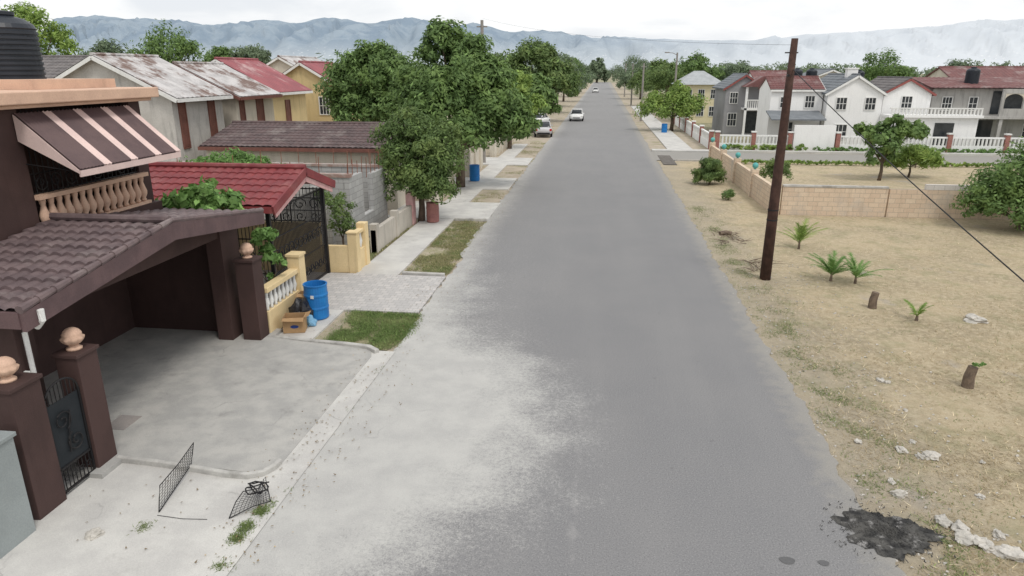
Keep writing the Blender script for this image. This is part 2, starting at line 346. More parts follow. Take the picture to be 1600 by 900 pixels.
# ---------- grass blades
def blades(name,n,samp,h,wd,m,lay=.6,seed=1):
    rg=np.random.default_rng(seed); P=samp(rg,n); n=len(P)
    a=rg.uniform(0,2*np.pi,n); l=rg.uniform(.4,1.3,n)*h; el=rg.uniform(.05,1.3,n)*(1-lay)+rg.uniform(0,.35,n)*lay
    d=np.stack([np.cos(a)*np.cos(el),np.sin(a)*np.cos(el),np.sin(el)],1)*l[:,None]
    sd_=np.stack([-np.sin(a),np.cos(a),np.zeros(n)],1)*wd*rg.uniform(.6,1.4,n)[:,None]
    v=np.stack([P-sd_,P+sd_,P+d],1).reshape(-1,3); f=np.arange(3*n).reshape(-1,3)
    me=bpy.data.meshes.new(name); me.from_pydata(v.tolist(),[],f.tolist()); me.materials.append(m)
    o=bpy.data.objects.new(name,me); C.objects.link(o); return o
straw=leafmat('straw_blade',(.33,.26,.15),(.6,.51,.35),(.48,.41,.27),.9)
greenb=leafmat('green_blade',(.12,.17,.06),(.22,.28,.1),(.27,.3,.14),.8)
def fr(P,sc,o=0): return np.array([mn.fractal(Vector((a*sc+o,b_*sc,o)),1,2,4) for a,b_ in P[:,:2]])
bc=G(1385,832)
def s_field(rg,n):
    y=6+26*rg.random(n)**1.6; x=4.0+ (y*.95+1.5)*rg.random(n)
    P=np.stack([x,y,np.full(n,-.015)],1); k=(fr(P,.5)+rg.normal(0,.25,n)>-.25)&(x-4.0>rg.random(n)*.8)
    k&=((x-bc.x)**2/.42+(y-bc.y)**2/.42>1); k&=~((np.abs(x-(6.6))<.9)&(np.abs(y-12.3)<.7)&(rg.random(n)>.15)); return P[k]
tag(blades('dry_grass',110000,s_field,.12,.005,straw,.75,3),kind='stuff')
def s_g(rg,n):
    y=6.5+26*rg.random(n)**1.3; x=4.0+np.abs(rg.normal(0,.45,n))+.7*rg.random(n)
    h=n//3; y[:h]=8+24*rg.random(h); x[:h]=4.5+(y[:h]*.9)*rg.random(h)
    P=np.stack([x,y,np.full(n,-.015)],1); k=(fr(P,1.4,3)+rg.normal(0,.3,n)>.25)&((x-bc.x)**2/.42+(y-bc.y)**2/.42>1.1); return P[k]
tag(blades('roadside_weeds',60000,s_g,.07,.0055,greenb,.5,4),kind='stuff')
def inpoly(P,poly):
    x,y=P[:,0],P[:,1]; r=np.zeros(len(P),bool); n=len(poly)
    for i in range(n):
        x1,y1=poly[i];x2,y2=poly[(i+1)%n]
        r^=((y1>y)!=(y2>y))&(x<(x2-x1)*(y-y1)/(y2-y1+1e-12)+x1)
    return r
gp=[(G(a,b_).x,G(a,b_).y) for a,b_ in ((552,484),(658,492),(642,520),(604,547),(560,542),(512,530),(535,510))]
def s_l(rg,n):
    P=np.stack([rg.uniform(-7,-4,n),rg.uniform(13.6,16.4,n),np.full(n,0)],1); Q=P.copy(); Q[:,:2]+=rg.normal(0,.09,(n,2)); k=inpoly(Q,gp)&(fr(P,1.6,5)+rg.normal(0,.2,n)>-.3); return P[k]
sheet('grass_patch',gp,-.012,mat('green_soil',(.2,.2,.1),(.3,.26,.17),3))
tag(blades('green_grass',42000,s_l,.075,.007,leafmat('lawn_blade',(.11,.17,.05),(.2,.28,.09),(.25,.3,.12),.8),.4,5),kind='stuff')
def s_v(rg,n):
    y=19.9+8.0*rg.random(n); x=-5.95+1.45*rg.random(n); P=np.stack([x,y,np.full(n,-.02)],1)
    q=fr(P,.9,7)+rg.normal(0,.3,n)>.05; y2=20.2+6*rg.random(n//4); x2=-8.3+.9*rg.random(n//4); P2=np.stack([x2,y2,np.full(n//4,0)],1)
    y3=32+30*rg.random(n//3); x3=-6.0+1.3*rg.random(n//3); P3=np.stack([x3,y3,np.full(n//3,-.02)],1)
    return np.concatenate([P[q],P2,P3[fr(P3,.6,2)>.1]])
tag(blades('verge_grass',36000,s_v,.09,.009,leafmat('mixed_blade',(.2,.22,.09),(.38,.34,.19),(.21,.26,.1),.9),.5,6),kind='stuff')
# dry leaf litter along left road edge and driveway
def s_lit(rg,n):
    y=rg.uniform(6.5,34,n); x=-4.5+np.abs(rg.normal(0,.35,n))*rg.choice([-1,1],n); h=n//4; x[:h]=rg.uniform(-7.4,-3.5,h); y[:h]=rg.uniform(6.8,20,h)
    return np.stack([x,y,np.full(n,.035)],1)
tag(blades('leaf_litter',1100,s_lit,.045,.012,leafmat('litter_leaf',(.16,.11,.06),(.34,.26,.15),(.22,.17,.09),.9),1.0,19),kind='stuff')
# ---------- foliage
def crown(name,m,parent,blobs,n,ls,seed,ratio=.36,cl=22,cr_=.36):
    rg=np.random.default_rng(seed); tot=sum(b_[3]**2 for b_ in blobs); A=[]
    for (x,y,z,rx,rz) in blobs:
        k=max(60,int(n*rx*rx/tot)); d=rg.normal(size=(cl,3)); d/=np.linalg.norm(d,axis=1)[:,None]; d[:,2]=np.where(d[:,2]<-.55,-d[:,2],d[:,2])
        cc_=np.array([x,y,z])+d*np.array([rx,rx,rz])*rg.uniform(.45,1.0,(cl,1)); cs=rg.uniform(.65,1.35,cl)*cr_*rx
        i=rg.integers(0,cl,k); q=rg.normal(size=(k,3)); q/=np.linalg.norm(q,axis=1)[:,None]
        p=cc_[i]+q*(rg.random((k,1))**.4)*cs[i][:,None]*np.array([1,1,.8])
        nr=(p-cc_[i])/cs[i][:,None]*.8+(p-np.array([x,y,z]))/rx*.5+rg.normal(0,.45,(k,3))+np.array([0,0,.35])
        A.append((p,nr))
    P=np.concatenate([a[0] for a in A]); N=np.concatenate([a[1] for a in A]); N/=np.linalg.norm(N,axis=1)[:,None]+1e-9
    ok=P[:,2]>.02; P=P[ok]; N=N[ok]
    k=len(P); t=np.cross(N,rg.normal(size=(k,3))); t/=np.linalg.norm(t,axis=1)[:,None]+1e-9
    b_=np.cross(N,t); l=ls*rg.uniform(.6,1.35,(k,1))
    v=np.stack([P-t*l,P-b_*l*ratio,P+t*l,P+b_*l*ratio],1).reshape(-1,3)
    off=np.array(parent.location) if (parent is not None and parent.type=='EMPTY') else (P.mean(0) if parent is None else np.zeros(3))
    me=bpy.data.meshes.new(name); me.from_pydata((v-off).tolist(),[],np.arange(4*k).reshape(-1,4).tolist()); me.materials.append(m)
    o=bpy.data.objects.new(name,me); C.objects.link(o); o.parent=parent
    if parent is None:o.location=off
    return o
def tree(label,x,y,blobs,n,ls,m,seed,tr=.16,name='tree',cat='tree',group=None,ratio=.36,fork=None,cl=22):
    B=[(x+a,y+b_,c,d,e) for a,b_,c,d,e in blobs]; t=thing(name,(x,y,-.03),label,cat,group); rr=random.Random(seed)
    mb=MB(); zt=fork or min(b_[2]-b_[4]*.5 for b_ in B)
    zt=max(zt,.3); mb.tube([(x,y,-.05),(x+.05,y,zt*.5),(x+.03,y+.04,zt)],[tr*1.25,tr,tr*.85],9)
    for b_ in B:
        q=Vector((b_[0],b_[1],b_[2]+b_[4]*.3)); s0=Vector((x+.03,y+.04,zt*.92)); mid=(s0+q)/2+Vector((rr.uniform(-.2,.2),rr.uniform(-.2,.2),-.1*b_[3]))
        mb.tube([s0,mid,q],[tr*.6,tr*.38,tr*.12],6)
    mb.build('trunk',bark,t,smooth=True); crown('crown',m,t,B,n,ls,seed,ratio,cl); return t
tree('round dense bushy tree over the low block fence, nearest of the left street trees',-7.3,27.6,[(0,0,3.0,1.5,1.25),(-.9,.2,2.5,1.15,1.0),(.8,-.1,2.5,1.2,1.0),(.2,-.3,1.9,1.35,.9),(-.3,0,3.8,1.0,.75),(1.0,.4,3.3,.95,.8),(-1.1,0,3.4,.8,.65),(-.5,-.2,1.5,1.1,.7),(.6,-.2,1.5,1.0,.6)],26000,.085,L_dark,11,.13,cl=28)
tree('tallest mango tree with a long drooping crown leaning to the road',-7.4,36.5,[(0,0,6.0,2.0,1.8),(-.9,.3,7.3,1.3,1.2),(1.1,0,4.9,2.1,1.6),(2.1,-.3,3.7,1.9,1.3),(-1.7,.3,5.0,1.7,1.4),(-.6,-.6,4.2,2.1,1.4),(.3,.5,6.8,1.3,1.1),(3.0,.2,3.0,1.2,1.0),(-2.4,.5,4.2,1.2,1.0),(1.6,.3,5.8,1.2,1.0),(.9,-.7,3.0,1.6,1.0)],44000,.15,L_mango,12,.22,fork=2.2,cl=30)
tree('wide dark mango tree behind the brown tiled carport',-13.4,41,[(0,0,6.0,1.9,1.6),(-1.5,0,5.0,1.6,1.5),(1.6,0,5.3,1.8,1.5),(-.8,-.3,3.7,1.8,1.4),(1.5,-.5,3.9,2.0,1.5),(3.0,0,4.4,1.7,1.5),(.3,.2,6.8,1.1,.8),(-1.9,0,3.6,1.0,1.0),(-1.4,.3,6.2,1.0,.8),(4.2,.3,5.2,1.4,1.2)],34000,.15,L_mango,13,.25,cl=30)
tree('pale yellow-green street tree behind the tall mango',-7.2,56,[(0,0,4.2,1.9,1.5),(1.1,0,3.4,1.5,1.2),(-1.2,0,3.6,1.5,1.2),(.3,0,5.1,1.3,1.0)],12000,.17,L_light,14,.15)
tree('broad dark street tree with the highest crown on the far left verge',-8.6,88,[(0,0,7.0,3.3,2.3),(-3,0,6,2.7,2.2),(3,0,5.4,2.8,2.2),(0,-1,4.4,3.3,2.0),(1.5,0,7.8,2.1,1.3),(4.0,0,4.0,2.2,1.6)],18000,.26,L_dark,15,.3)
k=0
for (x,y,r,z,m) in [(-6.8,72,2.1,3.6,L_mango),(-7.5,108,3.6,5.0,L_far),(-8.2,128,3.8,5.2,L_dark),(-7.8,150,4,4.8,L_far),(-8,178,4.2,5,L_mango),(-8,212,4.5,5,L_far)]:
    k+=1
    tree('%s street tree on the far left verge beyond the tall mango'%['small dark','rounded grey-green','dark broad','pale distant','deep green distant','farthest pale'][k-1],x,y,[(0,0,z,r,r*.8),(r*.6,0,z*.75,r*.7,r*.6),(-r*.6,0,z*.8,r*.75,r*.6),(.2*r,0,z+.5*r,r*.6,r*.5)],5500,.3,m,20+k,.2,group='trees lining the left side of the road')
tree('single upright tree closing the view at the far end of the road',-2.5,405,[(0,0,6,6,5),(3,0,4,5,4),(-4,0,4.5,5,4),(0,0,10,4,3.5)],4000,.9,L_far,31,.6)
k=0
rl=['low round bright-green tree hiding the base of the cream hip-roofed house','bushy green tree in front of the lamp pole on the right verge','tall dark tree behind the cream hip-roofed house','wide green tree behind the far right utility poles','pale distant tree on the right verge','dark distant tree on the right verge','farthest tree on the right verge']
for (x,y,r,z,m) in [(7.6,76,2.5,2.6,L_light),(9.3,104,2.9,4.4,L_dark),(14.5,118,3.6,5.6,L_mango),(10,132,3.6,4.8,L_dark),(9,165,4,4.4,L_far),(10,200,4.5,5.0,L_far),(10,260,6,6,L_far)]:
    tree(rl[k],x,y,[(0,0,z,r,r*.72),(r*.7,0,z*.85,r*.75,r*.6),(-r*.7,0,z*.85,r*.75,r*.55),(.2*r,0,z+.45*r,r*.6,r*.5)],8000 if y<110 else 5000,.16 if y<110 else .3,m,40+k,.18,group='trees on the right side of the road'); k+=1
tree('open-crowned small tree with big leaves in the walled lot',16.2,42,[(0,0,2.3,1.1,.8),(-1.0,0,2.7,.8,.5),(1.2,0,2.6,.9,.6),(.4,.2,3.2,.7,.4),(-.2,0,1.4,.8,.7),(1.7,.3,3.0,.5,.3)],4200,.15,L_mango,51,.09,ratio=.45,cl=14)
tree('large green tree leaning over the right end of the peach block wall',16.9,29.2,[(0,0,2.0,1.6,1.4),(-1.1,0,1.4,1.2,1.0),(.8,0,2.7,1.3,1.2),(-.4,-.3,.9,1.4,.8),(1.7,-.5,1.6,1.5,1.4),(-1.6,.2,.9,.8,.6),(.8,-.4,.7,1.2,.6)],26000,.09,L_mango,52,.14,cl=28)
tree('feathery light-green shrub in the walled lot right of the small tree',18.4,43.5,[(0,0,1.2,1.1,.7),(.9,0,1.0,.9,.6),(-.9,0,.9,.8,.5)],3000,.22,L_light,53,.06,name='shrub',cat='shrub',ratio=.15)
tree('rounded shrub just behind the roadside peach wall',9.6,38.5,[(0,0,1.0,.7,.6),(.3,.3,.8,.6,.5),(-.4,0,.7,.5,.5)],3000,.08,L_dark,54,.04,name='shrub',cat='shrub')
tree('low bush in the walled lot near the corner of the wall',10.8,35,[(0,0,.3,.5,.3),(.4,.1,.25,.4,.25)],900,.09,L_light,55,.03,name='shrub',cat='shrub')
tree('dark spiky rounded bush beside the roadside peach wall',6.2,39.3,[(0,0,.7,.8,.7),(.35,0,.4,.6,.4),(-.4,0,.4,.6,.4)],5500,.15,L_dark,56,.05,name='shrub',cat='shrub',ratio=.14)
tree('small tuft of spiky leaves on the verge before the dark bush',6.4,34.4,[(0,0,.22,.35,.25)],700,.1,L_mango,57,.03,name='shrub',cat='shrub',ratio=.14)
bl=['tall pale tree at the far left edge behind the water tank','round tree peeping over the dark shingled house','small tree above the zinc roofs at the left','low tree between the red-roofed yellow houses','tree far behind the red zinc roof','tree behind the white gabled houses','pale tree behind the grey unfinished house','tree behind the dark grey house with balcony']
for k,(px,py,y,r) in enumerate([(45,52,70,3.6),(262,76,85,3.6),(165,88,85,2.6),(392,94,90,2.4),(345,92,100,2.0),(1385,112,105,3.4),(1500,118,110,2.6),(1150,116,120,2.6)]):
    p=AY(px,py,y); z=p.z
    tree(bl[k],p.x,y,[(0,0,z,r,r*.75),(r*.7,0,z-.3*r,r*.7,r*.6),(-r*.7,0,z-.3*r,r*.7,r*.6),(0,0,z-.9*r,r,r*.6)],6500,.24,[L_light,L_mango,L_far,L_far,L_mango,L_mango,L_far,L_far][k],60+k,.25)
rg=np.random.default_rng(5); bb=[]
for i in range(420):
    y=rg.uniform(130,560); x=rg.uniform(-.9,1.05)*y
    if -9<x<11: continue
    bb.append((x,y,rg.uniform(1.5,4.2)*(y/300+.5),rg.uniform(4,8),rg.uniform(2.5,4)))
tag(crown('distant_wood',L_far,None,bb,80000,.7,9,cl=9),kind='stuff')
# ---------- mountains
prof=[(-400,60),(60,55),(85,30),(150,27),(250,33),(330,38),(400,31),(470,35),(520,26),(580,33),(640,28),(700,40),(740,38),(800,48),(860,48),(910,58),(960,56),(1060,64),(1160,62),(1280,54),(1400,46),(1500,38),(1620,30),(2100,20)]
def ph(px):
    for (a,b_),(c,d) in zip(prof[:-1],prof[1:]):
        if a<=px<=c:
            t=(px-a)/(c-a); return b_+(d-b_)*t
    return 60
def hills(name,y0,dy,sc,m,seed,lo):
    nx,ny=420,34; V_=[];F_=[]
    for j in range(ny):
        for i in range(nx):
            px=-400+2500*i/(nx-1); yy=y0+dy*j/(ny-1); pt=AY(px,ph(px)+lo,y0+dy*.8)
            x=pt.x*yy/(y0+dy*.8); hz=(pt.z); f=j/(ny-1); fz=math.sin(min(1,f/.8)*math.pi/2)**1.3 if f<.8 else 1-(f-.8)*2
            n=mn.fractal(Vector((x*sc*2.2,yy*sc*2,seed)),1,2,7); n2_=abs(mn.fractal(Vector((x*sc*3,yy*sc*.7,seed+3)),1,2,6))
            V_.append((x,yy,max(-2,hz*fz*(1+.09*n-.55*n2_*math.sin(min(1,f/.8)*math.pi)*1.3)))); 
    for j in range(ny-1):
        for i in range(nx-1):
            a=j*nx+i; F_.append((a,a+1,a+1+nx,a+nx))
    mb=MB(); mb.add(V_,F_); return tag(mb.build(name,m,smooth=True),kind='structure')
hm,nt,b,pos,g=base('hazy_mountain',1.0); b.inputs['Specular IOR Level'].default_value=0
sx=nd(nt,'ShaderNodeSeparateXYZ'); nt.links.new(pos,sx.inputs[0])
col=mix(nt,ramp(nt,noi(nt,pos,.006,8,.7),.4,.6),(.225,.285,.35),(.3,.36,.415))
col=mix(nt,mth(nt,'MULTIPLY',ramp(nt,sx.outputs[2],170,20),.8),col,(.45,.49,.515))  # aerial haze painted into the blue-grey slopes, paler towards the foot
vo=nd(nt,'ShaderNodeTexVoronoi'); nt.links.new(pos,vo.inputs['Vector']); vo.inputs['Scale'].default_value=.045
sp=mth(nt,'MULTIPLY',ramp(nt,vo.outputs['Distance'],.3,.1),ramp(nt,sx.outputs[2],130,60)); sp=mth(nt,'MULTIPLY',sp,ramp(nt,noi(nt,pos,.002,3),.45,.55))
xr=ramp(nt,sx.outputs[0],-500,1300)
col=mix(nt,mth(nt,'MULTIPLY',xr,.8),col,(.63,.66,.69))  # more haze and low cloud painted in, paler to the right
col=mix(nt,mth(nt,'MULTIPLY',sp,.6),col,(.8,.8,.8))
nt.links.new(col,b.inputs['Base Color'])
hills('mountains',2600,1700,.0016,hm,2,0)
# ---------- building helpers
def window(par,face,a,b_,z,w_,h_,style='pane',frame=white):
    def bx(mb,u0,u1,z0,z1,d0,d1):
        if face=='+x': mb.box(a+d0,a+d1,b_+u0,b_+u1,z0,z1)
        else: mb.box(b_+u0,b_+u1,a-d1,a-d0,z0,z1)
    f=MB(); t=.06
    bx(f,-w_/2-t,-w_/2,z-t,z+h_+t,-.02,.06); bx(f,w_/2,w_/2+t,z-t,z+h_+t,-.02,.06); bx(f,-w_/2,w_/2,z-t,z,-.02,.063); bx(f,-w_/2,w_/2,z+h_,z+h_+t,-.02,.063)
    o=f.build('window',frame if style!='louvre' else shutter,par); p=MB()
    if style=='louvre':
        n=int(h_/.1)
        for i in range(n): bx(p,-w_/2,w_/2,z+i*h_/n+.02,z+(i+1)*h_/n,-.01,.03)
        bx(p,-w_/2,w_/2,z,z+h_,-.02,.012)
        p.build('louvre',shutter,o)
    else:
        bx(p,-w_/2,w_/2,z,z+h_,-.02,.01); p.build('pane',glass,o); q=MB()
        n=max(1,int(w_/.35)); 
        for i in range(1,n+1): bx(q,-w_/2+i*w_/(n+1)-.018,-w_/2+i*w_/(n+1)+.018,z,z+h_,.012,.035)
        bx(q,-w_/2,w_/2,z+h_*.5-.02,z+h_*.5+.02,.012,.04); q.build('glazing_bar',frame,o)
    return o
def gable(label,x0,x1,y0,y1,zw,zr,axis,wm,rmt,wins=(),style='zinc',ov=.35,trim=white,name='house'):
    t=thing(name,((x0+x1)/2,(y0+y1)/2,0),label,'house')
    if axis=='y':
        xm=(x0+x1)/2; poly=[(x0,y0,-.05),(x1,y0,-.05),(x1,y0,zw),(xm,y0,zr),(x0,y0,zw)]; MB().prism(poly,(0,y1-y0,0)).build('wall',wm,t)
        sl=(zr-zw)/(x1-xm); mb=MB(); L=y1-y0+2*ov*.6; ya=y0-ov*.6
        for s,xe in ((1,x1),(-1,x0)):
            e=Vector((xe+s*ov,ya,zw-sl*ov+.06)); r_=Vector((xm,ya,zr+.06)); mb.prism([r_,e,e+Vector((0,0,-.08)),r_+Vector((0,0,-.08))],(0,L,0))
            nu=int(L/.25) if style=='tile' else int(L/.35)
            if style=='tile': mb.hf(r_,(0,L,0),e-r_,max(2,nu),max(3,int((e-r_).length/.35)),.03,.03)
            else: mb.hf(r_,(0,L,0),e-r_,max(2,nu),max(1,int((e-r_).length/1.6)),.03,.015,per=4,sub=(0,.98))
        r=mb.build('roof',rmt,t); mb=MB(); mb.tube([(xm,ya,zr+.1),(xm,ya+L,zr+.1)],.09,6); mb.build('ridge_cap',rmt,r)
        mb=MB()
        for s,xe in ((1,x1),(-1,x0)):
            e=Vector((xe+s*ov,ya-.03,zw-sl*ov-.05)); mb.bar(e,(xm,ya-.03,zr-.05),.05,.16)
        mb.bar((x1+ov+.03,ya,zw-sl*ov-.02),(x1+ov+.03,ya+L,zw-sl*ov-.02),.05,.16)
        mb.build('fascia',trim,r)
    else:
        ym=(y0+y1)/2; poly=[(x0,y0,-.05),(x0,y1,-.05),(x0,y1,zw),(x0,ym,zr),(x0,y0,zw)]; MB().prism(poly,(x1-x0,0,0)).build('wall',wm,t)
        sl=(zr-zw)/(ym-y0); mb=MB(); L=x1-x0+2*ov*.6; xa=x0-ov*.6
        for s,ye in ((-1,y0),(1,y1)):
            e=Vector((xa,ye+s*ov,zw-sl*ov+.06)); r_=Vector((xa,ym,zr+.06)); mb.prism([r_,e,e+Vector((0,0,-.08)),r_+Vector((0,0,-.08))],(L,0,0))
            if style=='tile': mb.hf(r_,(L,0,0),e-r_,max(2,int(L/.25)),max(3,int((e-r_).length/.35)),.03,.03)
            else: mb.hf(r_,(L,0,0),e-r_,max(2,int(L/.35)),2,.03,.015,per=4,sub=(0,.98))
        r=mb.build('roof',rmt,t); mb=MB(); mb.tube([(xa,ym,zr+.1),(xa+L,ym,zr+.1)],.09,6); mb.build('ridge_cap',rmt,r)
        mb=MB()
        for s,ye in ((-1,y0),(1,y1)):
            mb.bar((xa+L+.03,ye+s*ov,zw-sl*ov-.05),(xa+L+.03,ym,zr-.05),.05,.2)
        mb.bar((xa,y0-ov-.03,zw-sl*ov-.02),(xa+L,y0-ov-.03,zw-sl*ov-.02),.05,.16)
        mb.build('fascia',trim,r)
    for wv in wins: window(t,*wv)
    return t
# ---------- brown house
bh=thing('brown_house',(-10,11,0),'dark brown two-storey house with tiled carport, striped awning and peach balcony balustrade at the left','house')
mb=MB(); mb.box(-13,-8.2,14.25,14.5,0,2.75); mb.box(-11.3,-11.0,8.2,14.25,0,2.9); mb.box(-13,-8.0,7.95,8.2,0,2.75); mb.build('carport_wall',brown,bh)
mb=MB(); mb.box(-8.55,-8.2,13.75,14.25,.05,2.7); mb.build('column',brown,bh)
mb=MB(); mb.box(-8.6,-8.22,8.2,8.5,.05,2.7); mb.build('column',brown,bh)
mb=MB(); mb.prism([(-8.5,8.2,2.5),(-8.5,14.25,2.5),(-8.5,14.25,2.72),(-8.5,11.2,3.1),(-8.5,8.2,2.72)],(.25,0,0)); mb.build('lintel',brown,bh)
def slopebox(mb,ya,za,yb,zb,x0,x1,t): mb.prism([(x0,ya,za),(x0,yb,zb),(x0,yb,zb-t),(x0,ya,za-t)],(x1-x0,0,0))
mb=MB(); slopebox(mb,7.75,2.88,11.2,3.36,-10,-7.62,.12); slopebox(mb,11.2,3.36,14.5,2.9,-10,-7.62,.12)
mb.hf((-10,11.2,3.36),(2.38,0,0),(0,-3.45,-.48),11,11,.05,.045)
mb.hf((-10,11.2,3.36),(2.38,0,0),(0,3.3,-.46),11,10,.05,.045)
rf=mb.build('roof',browntile,bh)
mb=MB(); mb.prism([(-7.6,7.7,2.66),(-7.6,11.2,3.1),(-7.6,14.55,2.68),(-7.6,14.55,2.95),(-7.6,11.2,3.42),(-7.6,7.7,2.93)],(.07,0,0)); mb.box(-10,-7.6,7.68,7.74,2.7,2.93)
fa=mb.build('fascia',mat('mauve_fascia',(.13,.083,.085),(.1,.065,.068),2,.6,.1,40,streak=.3),rf)
MB().tube([(-7.6,11.2,3.47),(-10,11.2,3.47)],.07,8).build('ridge_tile',browntile,rf)
def tiles(a,b_,n):
    mb=MB(); a=Vector(a);b_=Vector(b_)
    for i in range(n):
        p=a+(b_-a)*(i/n); q=a+(b_-a)*((i+1.1)/n); mb.tube([p,q],[.045,.062],8)
    mb.build('verge_tile',browntile,rf)
tiles((-7.57,11.2,3.46),(-7.57,7.72,2.98),11); tiles((-7.57,11.2,3.46),(-7.57,14.5,3.0),10)
mb=MB(); mb.tube([(-7.5,7.95,2.9),(-7.5,7.95,2.75),(-7.65,8.0,2.62)],.045,8); mb.tube([(-7.8,8.0,2.6),(-7.92,8.05,2.5),(-7.92,8.05,.15)],.035,8); mb.box(-7.95,-7.87,7.92,7.948,1.9,1.96); mb.build('downpipe',white,bh)
mb=MB(); mb.box(-16,-10,6.0,11.0,2.7,5.45); mb.box(-16,-11.2,11.0,14.3,2.7,5.45); mb.box(-11.2,-10.0,14.1,14.3,3.2,5.45); mb.box(-10.15,-10.0,13.95,14.1,3.2,5.45); mb.build('upper_wall',brown,bh)
mb=MB(); mb.box(-11.2,-9.85,10.98,14.35,3.0,3.2); mb.build('balcony_slab',brown,bh)
mb=MB(); mb.box(-16,-9.62,5.8,14.5,5.47,5.68); mb.box(-16,-9.75,5.9,14.4,5.40,5.468); sl_=mb.build('roof_slab',peach,bh,bev=.02)
mb=MB(); mb.box(-14,-10.4,11.9,14.2,5.682,5.86); mb.build('roof_kerb',peach,sl_)
bal=MB(); bal.box(-10.1,-9.9,11.0,14.1,3.8,3.88); bal.box(-10.08,-9.92,11.0,14.1,3.2,3.26); bo=bal.build('balustrade',peach,bh)
for i in range(15):
    MB().lathe((-10,11.15+i*.2,3.26),[(.045,0),(.065,.03),(.045,.07),(.088,.16),(.094,.23),(.06,.34),(.042,.42),(.06,.5),(.06,.54)],12).build('baluster',peach,bo,smooth=True)
mb=MB()
for i in range(24): mb.tube([(-10.05,11.02+i*.125,3.88),(-10.05,11.02+i*.125,5.35)],.01,5)
for z in (3.9,4.25,4.9): mb.tube([(-10.05,11,z),(-10.05,14,z)],.014,5)
def spiral(mb,c,r,turns,plane,rad=.012,dr=1,n=26,ph0=0):
    pts=[]
    for i in range(n):
        t=i/(n-1); a=ph0+dr*2*math.pi*turns*t; q=r*(1-.85*t); u,v=q*math.cos(a),q*math.sin(a)
        pts.append((c[0],c[1]+u,c[2]+v) if plane=='x' else (c[0]+u,c[1],c[2]+v))
    mb.tube(pts,rad,5)
for i in range(8): spiral(mb,(-10.03,11.25+i*.36,4.08),.15,1.4,'x',dr=1 if i%2 else -1)
mb.build('window_grille',iron,bh)
aw=thing('window_awning',(-9.5,12.4,4.4),'striped brown and pinkish-white metal awning over the balcony of the brown house','awning')
def awn(y0,y1,m,nm,n):
    mb=MB(); mb.hf((-9.98,y0,5.3),(0,y1-y0,0),(1.05,0,-.93),n,1,.03,.0,per=4,sub=(0,.98)); mb.prism([(-9.98,y0,5.3),(-8.93,y0,4.37),(-8.93,y0,4.31),(-9.98,y0,5.27)],(0,y1-y0,0)); mb.build(nm,m,aw)
yy=10.9; 
for i,(wd,m,nm,n) in enumerate([(.62,awnb,'brown_panel',7),(.2,awnw,'pale_stripe',2),(.55,awnb,'brown_panel',6),(.2,awnw,'pale_stripe',2),(.55,awnb,'brown_panel',6),(.2,awnw,'pale_stripe',2),(.5,awnb,'brown_panel',5),(.16,awnw,'pale_stripe',2)]):
    awn(yy,yy+wd,m,nm,n); yy+=wd+.001
mb=MB(); mb.prism([(-9.98,10.88,5.3),(-8.93,10.88,4.37),(-8.93,10.88,4.31),(-9.98,10.88,4.85)],(0,.015,0)); mb.build('side_panel',awnw,aw)
mb=MB(); mb.prism([(-9.98,yy,5.3),(-8.93,yy,4.37),(-8.93,yy,4.31),(-9.98,yy,4.85)],(0,.015,0)); mb.build('side_panel',awnw,aw); MB().box(-8.95,-8.92,10.9,yy,4.25,4.36).build('valance',awnw,aw)
MB().tube([(-9.98,10.95,4.45),(-8.95,10.95,4.33)],.012,5).build('bracket',iron,aw); MB().tube([(-9.98,yy-.05,4.45),(-8.95,yy-.05,4.33)],.012,5).build('bracket',iron,aw)
tk=thing('water_tank',(-11.7,13,5.68),'black ribbed plastic water tank on the roof of the brown house','water tank'); pr=[(.5,0),(.55,.04)]
for i in range(11): z=.06+i*.095; pr+=[(.55,z),(.55,z+.05),(.525,z+.06),(.525,z+.085)]
pr+=[(.54,1.12),(.5,1.2),(.36,1.3),(.2,1.35)]
MB().lathe((-11.7,13,5.69),pr,32).build('tank_body',tankm,tk,smooth=False); MB().lathe((-11.7,13,7.04),[(.2,0),(.22,.02),(.22,.08),(.1,.1)],20).build('lid',tankm,tk)
def pillar(x0,x1,y0,y1,h,label,m):
    mb=MB(); mb.box(x0,x1,y0,y1,-.02,h-.06); mb.box(x0-.03,x1+.03,y0-.03,y1+.03,h-.06,h); tag(mb.build('gate_pillar',m,bev=.01),label,'pillar')
def finial(x,y,z,label):
    t=thing('ball_finial',(x,y,z),label,'finial'); MB().lathe((x,y,z+.003),[(.11,0),(.11,.03),(.07,.05),(.06,.08)],16).build('base',peach,t,smooth=True)
    mb=MB(); pr=[(.06,.08)]+[(.14*math.sin(math.pi*(.12+.82*i/14)),.21-.14*math.cos(math.pi*(.12+.82*i/14))) for i in range(15)]
    c=Vector((x,y,z)); vs=[];n=32
    for j,(r_,zz) in enumerate(pr):
        for k in range(n):
            tt=2*math.pi*k/n; lobe=abs(math.cos(tt*4)); q=r_*(1+(.2*lobe if zz<.2 else (-.07 if zz<.24 else .02*lobe))); vs.append(c+Vector((q*math.cos(tt),q*math.sin(tt),zz)))
    fs=[(i*n+k,i*n+(k+1)%n,(i+1)*n+(k+1)%n,(i+1)*n+k) for i in range(len(pr)-1) for k in range(n)]; fs.append(tuple((len(pr)-1)*n+k for k in range(n)))
    mb.add(vs,fs); mb.build('globe',peach,t,smooth=True)
pillar(-8.0,-7.56,7.25,7.76,2.02,'dark brown gate pillar with peach ball, left of the black scroll gate',brown); finial(-7.8,7.5,2.02,'peach ball finial on the nearest brown pillar at the left edge')
pillar(-7.93,-7.56,8.46,8.88,2.0,'dark brown gate pillar with peach ball, right of the black scroll gate',brown); finial(-7.75,8.67,2.0,'peach ball finial on the brown pillar right of the black gate')
